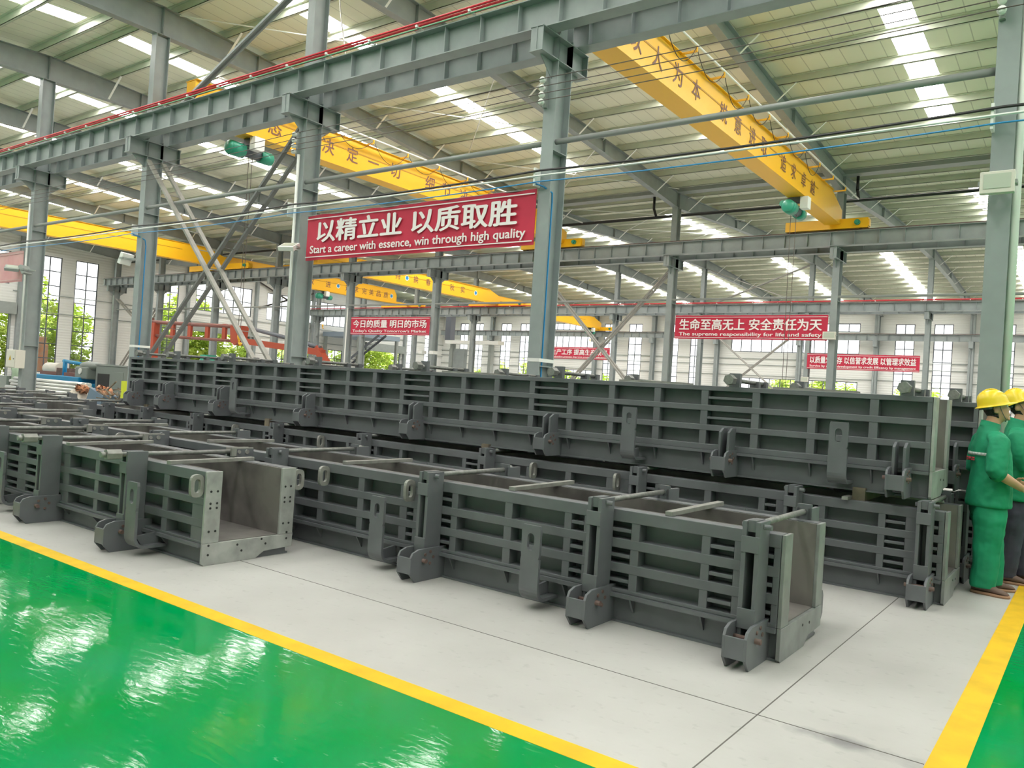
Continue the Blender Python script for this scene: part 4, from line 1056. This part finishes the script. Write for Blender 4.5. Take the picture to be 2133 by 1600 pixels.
# ------------------------------------------------------------------ trees outside
def tree(x, y, h, r, seed, label, mesh=None):
    t = thing('tree', label, 'tree', (x, y, 0), seed*1.3, 'trees outside the windows')
    if mesh is None:
        random.seed(seed)
        MB().tube((0, 0, 0), (0, 0, h*.55), .16, 8, .08).build('trunk', M['bark'], t)
        lv = MB()
        cl = [Vector((random.gauss(0, r*.45), random.gauss(0, r*.45), random.uniform(.12*h, h))) for _ in range(70)]
        for c in cl:
            k = 1-abs(c.z/h-.4)*.75; c.x *= k; c.y *= k
            for _ in range(64):
                p = c + Vector((random.gauss(0, .34), random.gauss(0, .34), random.gauss(0, .32)))
                a = Vector((random.gauss(0, 1), random.gauss(0, 1), random.gauss(0, .6))).normalized(); b = a.orthogonal().normalized(); b = b*math.cos(2)+a.cross(b)*math.sin(2)
                s = random.uniform(.12, .24); lv.quad([p-a*s, p+b*s*.5, p+a*s, p-b*s*.6])
        lv.build('foliage', M['leaf'], t, recalc=False)
        return t, t.children
    for ch in mesh:
        c = ch.copy(); COL.objects.link(c); c.parent = t; c.scale = (r/2.2, r/2.2, h/7)
    return t, mesh
_, tm = tree(-61.0, 24.4, 7.0, 2.2, 1, 'bright green tree outside the first tall gable window')
for i, (x, y, h, r, lab) in enumerate([(-61.5, 27.6, 5.6, 2.0, 'lower bright green tree outside the second tall gable window'), (-61, 18.2, 6.2, 2.6, 'bright tree outside the open gateway at the edge of the photo'), (-60.5, 21.2, 4.4, 2.0, 'low bush like tree outside the edge gateway'),
    (-62, 33.0, 6.5, 2.2, 'bright tree outside the window beside the brace column'), (-61, 36.0, 7.3, 2.4, 'bright tree filling the left of the open gateway'), (-61, 38.6, 6.8, 2.4, 'bright tree filling the right of the open gateway'), (-62, 43.2, 6.0, 2.2, 'bright tree outside the low window behind the banner start column'),
    (-61.5, 48.5, 4.6, 2.2, 'low tree outside the window by the mezzanine'), (-61, 54.2, 5.2, 2.3, 'bright tree outside the far gateway, nearer half'), (-61, 56.6, 5.2, 2.3, 'bright tree outside the far gateway, further half'), (-62, 60.5, 5.0, 2.2, 'bright tree outside the last gable windows'),
    (-53.5, 69, 4.6, 2.4, 'tree outside the far wall in the corner windows'), (-48, 69, 5.0, 2.4, 'tree outside the far wall left of the blue hose column'), (-45.2, 69, 4.6, 2.0, 'tree close behind the window next to the blue hose column'), (-40.5, 69, 3.6, 2.6, 'tree outside the wide far window behind the production banner'), (-36.6, 70, 3.6, 1.8, 'tree outside the far window right of the production banner'),
    (-23.0, 72, 4.0, 2.4, 'tree outside the wide far window, left part'), (-19.6, 71, 4.2, 2.4, 'tree outside the wide far window, middle part'), (-16.2, 72, 3.9, 2.2, 'tree outside the wide far window, right part'), (-11.8, 72, 3.9, 1.8, 'tree outside the far window under the survive by quality banner'), (-9.2, 73, 2.6, 1.6, 'low tree outside the far window right of the survive banner')]):
    tree(x, y, h, r, i+2, lab, tm)
single(MB().box(-.5, .5, -.5, .5, 0, 2.6).box(-.4, .4, -.4, .4, 2.6, 3.1), 'orange_truck_cab', 'orange', 'orange vehicle cab parked outside the first tall gable window', 'vehicle', loc=(-58.3, 24.3, 0), bevel=.08)

# ------------------------------------------------------------------ people
def ring(c, a, b, ax=None, n=16, rot=0.0):
    """ellipse round c in the plane normal to ax; a along the side axis, b along the front axis"""
    c = Vector(c); ax = Vector(ax or (0, 0, 1)).normalized()
    f = Vector((1, 0, 0)); f = (f - ax*f.dot(ax))
    if f.length < .2: f = Vector((0, 0, -1)) - ax*Vector((0, 0, -1)).dot(ax)
    f.normalize(); s = ax.cross(f)
    return [c + s*a*math.cos(2*PI*i/n+rot) + f*b*math.sin(2*PI*i/n+rot) for i in range(n)]
def limb(m2, pts, n=14):
    """pts: (centre, side radius, front radius)"""
    P = [Vector(p[0]) for p in pts]; rings = []
    for i, p in enumerate(pts):
        d = (P[min(i+1, len(P)-1)]-P[max(i-1, 0)])
        rings.append(ring(P[i], p[1], p[2], d, n))
    return m2.loft(rings)
def remesh(o, vox, smooth=6):
    md = o.modifiers.new('one_surface', 'REMESH'); md.mode = 'VOXEL'; md.voxel_size = vox; md.use_smooth_shade = True
    s = o.modifiers.new('relax', 'SMOOTH'); s.factor = .5; s.iterations = smooth
    return o
def folds(o, amp, size):
    tx = bpy.data.textures.get('cloth_folds_%d' % int(size*100)) or bpy.data.textures.new('cloth_folds_%d' % int(size*100), 'CLOUDS')
    tx.noise_scale = size; tx.noise_depth = 2
    d = o.modifiers.new('folds', 'DISPLACE'); d.texture = tx; d.strength = amp; d.mid_level = .5; d.texture_coords = 'LOCAL'
    return o
def person(loc, rotz, label, trousers, right_arm, left_arm, lean=0.0, head_up=.25, head_turn=0.0, glasses=False, cap='yellow_helmet', feet=((.06, .11, -.1), (-.02, -.11, .12)), scale=1.0, tape=True):
    """local frame: x forward, y to the person's left, z up; 1.70 m to the helmet top"""
    t = thing('person', label, 'person', loc, rotz); t.scale = (scale,)*3
    # ---- body: legs, trunk, neck, head, arms and hands as one skin
    b = MB()
    hipz = .86
    for sgn, (fx, fy, fa) in ((1, feet[0]), (-1, feet[1])):
        limb(b, [((fx*.3, sgn*.085, .9), .085, .095), ((fx*.6, sgn*.095, .5), .06, .07), ((fx, fy, .08), .042, .05)])
    limb(b, [((0, 0, .80), .15, .11), ((0, 0, .95), .15, .11), ((.01, 0, 1.12), .15, .105), ((0, 0, 1.28), .165, .10), ((-.01, 0, 1.38), .12, .075), ((-.005, 0, 1.43), .06, .062), ((.01, 0, 1.50), .054, .058), ((.02, 0, 1.55), .054, .06)])
    H = Matrix.Translation((.02, 0, 1.50)) @ Matrix.Rotation(head_turn, 4, 'Z') @ Matrix.Rotation(-head_up, 4, 'Y')
    hd = MB()
    def hring(z, cx, a, bf): return [H @ Vector((cx+bf*math.cos(2*PI*i/18), a*math.sin(2*PI*i/18), z)) for i in range(18)]
    hd.loft([hring(-.03, .015, .035, .04), hring(.0, .035, .052, .062), hring(.03, .035, .062, .075), hring(.06, .03, .069, .088), hring(.10, .022, .074, .095), hring(.14, .016, .076, .098), hring(.18, .010, .074, .095), hring(.215, .005, .06, .078), hring(.235, .0, .03, .045)])
    nose = [H @ Vector(v) for v in ((.118, 0, .105), (.118, .012, .072), (.140, 0, .066), (.118, -.012, .072))]
    k = len(hd.v); hd.v += [tuple(v) for v in nose]; hd.f += [(k, k+1, k+2), (k, k+2, k+3), (k, k+3, k+1), (k+1, k+3, k+2)]
    hd.sphere(H @ Vector((.107, 0, .028)), .022, 10, 6, .9, 1.25, .5)          # lips
    hd.sphere(H @ Vector((.098, 0, -.008)), .024, 10, 6, .8, 1, .8)            # chin
    for s in (1, -1):
        hd.sphere(H @ Vector((.003, s*.079, .085)), .033, 10, 8, .68, .32, 1.05)   # ear
    b.v += []; k = len(b.v); b.v += hd.v; b.f += [tuple(i+k for i in f) for f in hd.f]
    for arm, s in ((right_arm, -1), (left_arm, 1)):
        sh, el, wr = [Vector(p) for p in arm[:3]]; hd_dir = (Vector(arm[3])).normalized()
        limb(b, [(sh, .055, .06), (sh.lerp(el, .5), .047, .05), (el, .04, .043), (el.lerp(wr, .35), .042, .044), (wr, .026, .031)])
        palm_n = Vector(arm[4]).normalized(); side = hd_dir.cross(palm_n).normalized()
        pc = wr + hd_dir*.05
        rings = []
        for d, hw, th in ((0, .027, .02), (.03, .038, .017), (.07, .042, .014), (.092, .040, .011)):
            c = wr + hd_dir*d
            rings.append([c + side*hw*math.cos(2*PI*i/12) + palm_n*th*math.sin(2*PI*i/12) for i in range(12)])
        b.loft(rings)
        for j, (off, ln) in enumerate(((.030, .068), (.011, .078), (-.010, .072), (-.029, .055))):
            p0 = wr + hd_dir*.088 + side*off; c = 0; d = hd_dir.copy(); pts = [p0]
            for seg in (.45, .32, .23):
                d = (Matrix.Rotation(math.radians(24)*s_curl(arm), 3, side) @ d); pts.append(pts[-1] + d*ln*seg)
            for q0, q1, r in zip(pts[:-1], pts[1:], (.0092, .0082, .0074)): b.tube(q0, q1, r, 8)
            for q in pts[1:]: b.sphere(q, .0078, 8, 5)
        sg_ = -s; th0 = wr + hd_dir*.028 + side*.033*sg_
        th1 = th0 + (hd_dir*.75 + side*.75*sg_ + palm_n*.3).normalized()*.04; th2 = th1 + (hd_dir + side*.2*sg_ + palm_n*.25).normalized()*.032
        b.tube(th0, th1, .0125, 8).tube(th1, th2, .010, 8); b.sphere(th1, .011, 8, 5); b.sphere(th2, .009, 8, 5)
    remesh(b.build('body', M['skin_tone'], t), .0085, 3)
    # ---- face details, hair, helmet
    for s in (1, -1):
        MB().sphere(H @ Vector((.098, s*.033, .105)), .012, 10, 6).build('eye', M['eye'], t)
        MB().sphere(H @ Vector((.108, s*.034, .106)), .005, 8, 5).build('pupil', M['hair'], t)
        MB().tube(H @ Vector((.111, s*.018, .126)), H @ Vector((.098, s*.052, .128)), .004, 6).build('eyebrow', M['hair'], t)
    hr = MB(); rr = []
    for z, a, bf, cx in ((.012, .056, .070, .030), (.045, .068, .086, .028), (.09, .077, .098, .022), (.15, .080, .102, .014)):
        rr.append([H @ Vector((cx+bf*math.cos(a0), a*math.sin(a0), z)) for a0 in [math.radians(100)+math.radians(160)*i/12 for i in range(13)]])
    for i in range(3):
        for j in range(12): hr.quad([rr[i][j], rr[i][j+1], rr[i+1][j+1], rr[i+1][j]], True)
    ho = hr.build('hair', M['hair'], t, recalc=False); sd = ho.modifiers.new('thick', 'SOLIDIFY'); sd.thickness = .006
    if cap:
        he = MB(); R = []
        for z, a, bf, cx in ((.128, .108, .128, .008), (.132, .106, .126, .008), (.15, .102, .122, .006), (.19, .098, .116, .002), (.225, .085, .10, -.002), (.25, .06, .073, -.004), (.262, .025, .03, -.004)):
            R.append([H @ Vector((cx+bf*math.cos(2*PI*i/28), a*math.sin(2*PI*i/28), z)) for i in range(28)])
        he.loft(R)
        ho = he.build('helmet', M[cap], t)
        br = MB(); inner = [H @ Vector((.008+.125*math.cos(2*PI*i/28), .105*math.sin(2*PI*i/28), .132)) for i in range(28)]
        outer = [H @ Vector((.014+(.150+.028*max(0, math.cos(2*PI*i/28)))*math.cos(2*PI*i/28), .122*math.sin(2*PI*i/28), .122)) for i in range(28)]
        low = [p + H.to_3x3() @ Vector((0, 0, -.005)) for p in outer]; li = [p + H.to_3x3() @ Vector((0, 0, -.006)) for p in inner]
        br.loft([inner, outer, low, li], cap=False); br.build('helmet_brim', M[cap], ho)
        rg = MB(); rg.path([H @ Vector((.10*math.cos(a)-.002, 0, .165+.103*math.sin(a))) for a in [PI*.12+PI*.76*i/10 for i in range(11)]], .010, 8); rg.build('helmet_ridge', M[cap], ho)
        MB().path([H @ Vector(v) for v in ((.03, .083, .13), (.045, .079, .05), (.07, .045, -.01), (.075, 0, -.028), (.07, -.045, -.01), (.045, -.079, .05), (.03, -.083, .13))], .003, 5).build('chin_strap', M['frame'], ho)
        MB().path([H @ Vector((-.10*math.cos(a)*1.02, .088*math.sin(a), .108)) for a in [-1.3+2.6*i/10 for i in range(11)]], .009, 6).build('head_band', mat('helmet_band_grey', (.16, .17, .24), .6) if 'helmet_band_grey' not in bpy.data.materials else bpy.data.materials['helmet_band_grey'], ho)
    if glasses:
        g = MB()
        for s in (1, -1):
            g.path([H @ Vector((.122-.06*((s*.034+.024*math.cos(a))/.08)**2, s*.034+.024*math.cos(a), .105+.017*math.sin(a))) for a in [2*PI*i/14 for i in range(15)]], .0028, 6)
            g.tube(H @ Vector((.108, s*.058, .108)), H @ Vector((.0, s*.080, .112)), .0028, 6)
        g.build('glasses', M['frame'], t)
    # ---- jacket
    j = MB()
    limb(j, [((.0, 0, .745), .212, .172), ((0, 0, .77), .216, .176), ((.01, 0, .90), .205, .168), ((.015, 0, 1.05), .20, .158), ((.005, 0, 1.18), .208, .150), ((-.010, 0, 1.28), .200, .136), ((-.020, 0, 1.345), .165, .108), ((-.024, 0, 1.39), .120, .092), ((-.02, 0, 1.425), .085, .082), ((-.012, 0, 1.445), .075, .078)], 20)
    for arm, cut in ((right_arm, arm_cut(right_arm)), (left_arm, arm_cut(left_arm))):
        sh, el, wr = [Vector(p) for p in arm[:3]]; s = 1 if sh.y > 0 else -1
        inn = sh + Vector((0, -s*.09, .035))
        end = el.lerp(wr, cut)
        limb(j, [(inn, .045, .07), (sh+Vector((0, s*.005, -.015)), .068, .082), (sh.lerp(el, .35), .080, .088), (sh.lerp(el, .7), .080, .084), (el, .076, .078), (el.lerp(end, .6), .073, .075), (end, .068, .07)], 14)
    jo = folds(remesh(j.build('jacket', M['cloth_green'], t), .011, 3), .022, .11)
    c = MB(); rr = [ring((-.02, 0, 1.425), .083, .082, (.2, 0, 1), 18), ring((-.012, 0, 1.475), .076, .078, (.25, 0, 1), 18), ring((-.012, 0, 1.47), .070, .072, (.25, 0, 1), 18), ring((-.02, 0, 1.42), .077, .076, (.2, 0, 1), 18)]
    c.loft(rr, cap=False); c.build('collar', M['cloth_green'], jo)
    for arm in (right_arm, left_arm):
        sh, el, wr = [Vector(p) for p in arm[:3]]; e = el.lerp(wr, arm_cut(arm)); d = (wr-el).normalized()
        MB().loft([ring(e-d*.035, .070, .072, d), ring(e+d*.012, .071, .073, d), ring(e+d*.012, .060, .062, d), ring(e-d*.035, .06, .062, d)], cap=False).build('cuff', M['cloth_green'], jo)
    if tape:
        tp = MB(); A = [math.radians(98)+math.radians(164)*i/16 for i in range(17)]
        def tr(z, k): return [Vector((-.012+(.152+k)*math.cos(a), (.226+k*.4)*math.sin(a), z)) for a in A]
        for z0, z1 in ((1.185, 1.21),):
            p, q, k_ = tr(z0, .0), tr(z1, .0), 0
            for i in range(16): tp.quad([p[i], p[i+1], q[i+1], q[i]], True)
        to = tp.build('reflective_tape', M['reflective'], jo, recalc=False); sd = to.modifiers.new('thick', 'SOLIDIFY'); sd.thickness = .004; sd.offset = 0
        pr = MB()
        for k_, (a0, a1) in enumerate(((150, 163), (166, 176), (180, 190), (194, 205))):
            for zz in ((1.135, 1.147), (1.153, 1.165)) if k_ % 2 else ((1.135, 1.165),):
                AA = [math.radians(a0)+math.radians(a1-a0)*i/3 for i in range(4)]
                p = [Vector((-.012+.160*math.cos(a), .230*math.sin(a), zz[0])) for a in AA]; q = [Vector((-.012+.160*math.cos(a), .230*math.sin(a), zz[1])) for a in AA]
                for i in range(3): pr.quad([p[i], p[i+1], q[i+1], q[i]], True)
        po = pr.build('back_print', M['red_print'], jo, recalc=False); sd = po.modifiers.new('thick', 'SOLIDIFY'); sd.thickness = .004; sd.offset = 0
    # ---- trousers and shoes
    p = MB()
    limb(p, [((0, 0, .66), .168, .125), ((0, 0, .78), .185, .14), ((0, 0, .90), .175, .135), ((0, 0, .96), .16, .12)], 18)
    for s, (fx, fy, fa) in ((1, feet[0]), (-1, feet[1])):
        limb(p, [((0, s*.09, .82), .095, .125), ((fx*.35, s*.10, .64), .108, .128), ((fx*.65, (s*.10+fy)/2, .44), .098, .112), ((fx*.85, fy, .26), .092, .104), ((fx-.01, fy, .13), .09, .10), ((fx-.012, fy, .055), .086, .10)], 14)
    folds(remesh(p.build('trousers', M[trousers], t), .011, 3), .026, .14)
    for s, (fx, fy, fa) in ((1, feet[0]), (-1, feet[1])):
        R = Matrix.Translation((fx, fy, 0)) @ Matrix.Rotation(fa, 4, 'Z')
        def fr(x, w_, h, z0=.018): return [R @ Vector((x, w_*math.cos(2*PI*i/14), z0+(h-z0)*(.5+.5*math.sin(2*PI*i/14)))) for i in range(14)]
        sh_ = MB().loft([fr(-.095, .018, .055), fr(-.085, .036, .085), (fr(-.04, .042, .105)), fr(.02, .044, .11), fr(.07, .048, .085), fr(.13, .05, .062), fr(.17, .042, .05), fr(.19, .02, .036)])
        so_ = sh_.build('shoe', M['shoe'], t)
        def sr(z, g): return [R @ Vector((x, y*g, z)) for x, y in ((-.10, -.02), (-.085, -.04), (-.03, -.044), (.06, -.05), (.13, -.053), (.18, -.04), (.2, -.015), (.2, .015), (.18, .04), (.13, .053), (.06, .05), (-.03, .044), (-.085, .04), (-.10, .02))]
        MB().loft([sr(0, 1), sr(.024, 1.0)]).build('shoe_sole', M['sole'], so_)
    return t
def s_curl(arm): return arm[5] if len(arm) > 5 else 1.0
def arm_cut(arm): return arm[6] if len(arm) > 6 else .95
# arm = shoulder, elbow, wrist, hand direction, palm normal, curl, how far the sleeve covers the forearm
RA = ((-.01, -.21, 1.33), (-.05, -.29, 1.06), (.19, -.20, .93), (1, .45, -.1), (-.3, 1, -.2), 1.0, .12)
LA_ = ((-.01, .21, 1.33), (-.03, .28, 1.06), (.22, .12, .95), (1, -.5, -.1), (-.3, -1, -.2), 1.0, .25)
person((-.75, 7.98, 0), math.radians(24), 'person in green work suit and yellow helmet, back half turned, nearest to the stacked molds', 'cloth_green', RA, LA_, head_up=.22, head_turn=math.radians(-4), feet=((.10, .10, .1), (-.03, -.11, -.62)), scale=.985)
RB = ((-.01, -.21, 1.33), (.05, -.28, 1.08), (.235, -.03, 1.12), (-.05, 1, .1), (-1, 0, 0), .5, .9)
LB_ = ((-.01, .21, 1.33), (.05, .28, 1.08), (.265, .05, 1.05), (-.05, -1, .1), (-1, 0, 0), .5, .9)
person((-.60, 8.72, 0), math.radians(4), 'person in green jacket, dark trousers, glasses and yellow helmet, arms folded, looking up', 'cloth_navy', RB, LB_, head_up=.42, head_turn=math.radians(-14), glasses=True, feet=((.10, .10, .05), (-.05, -.11, -.1)), scale=1.015, tape=False)
person((-.36, 9.55, 0), math.radians(10), 'person at the very edge of the photo beyond the one wearing glasses', 'cloth_navy', RB, LB_, head_up=.1, cap='yellow_helmet', tape=False, scale=.93)
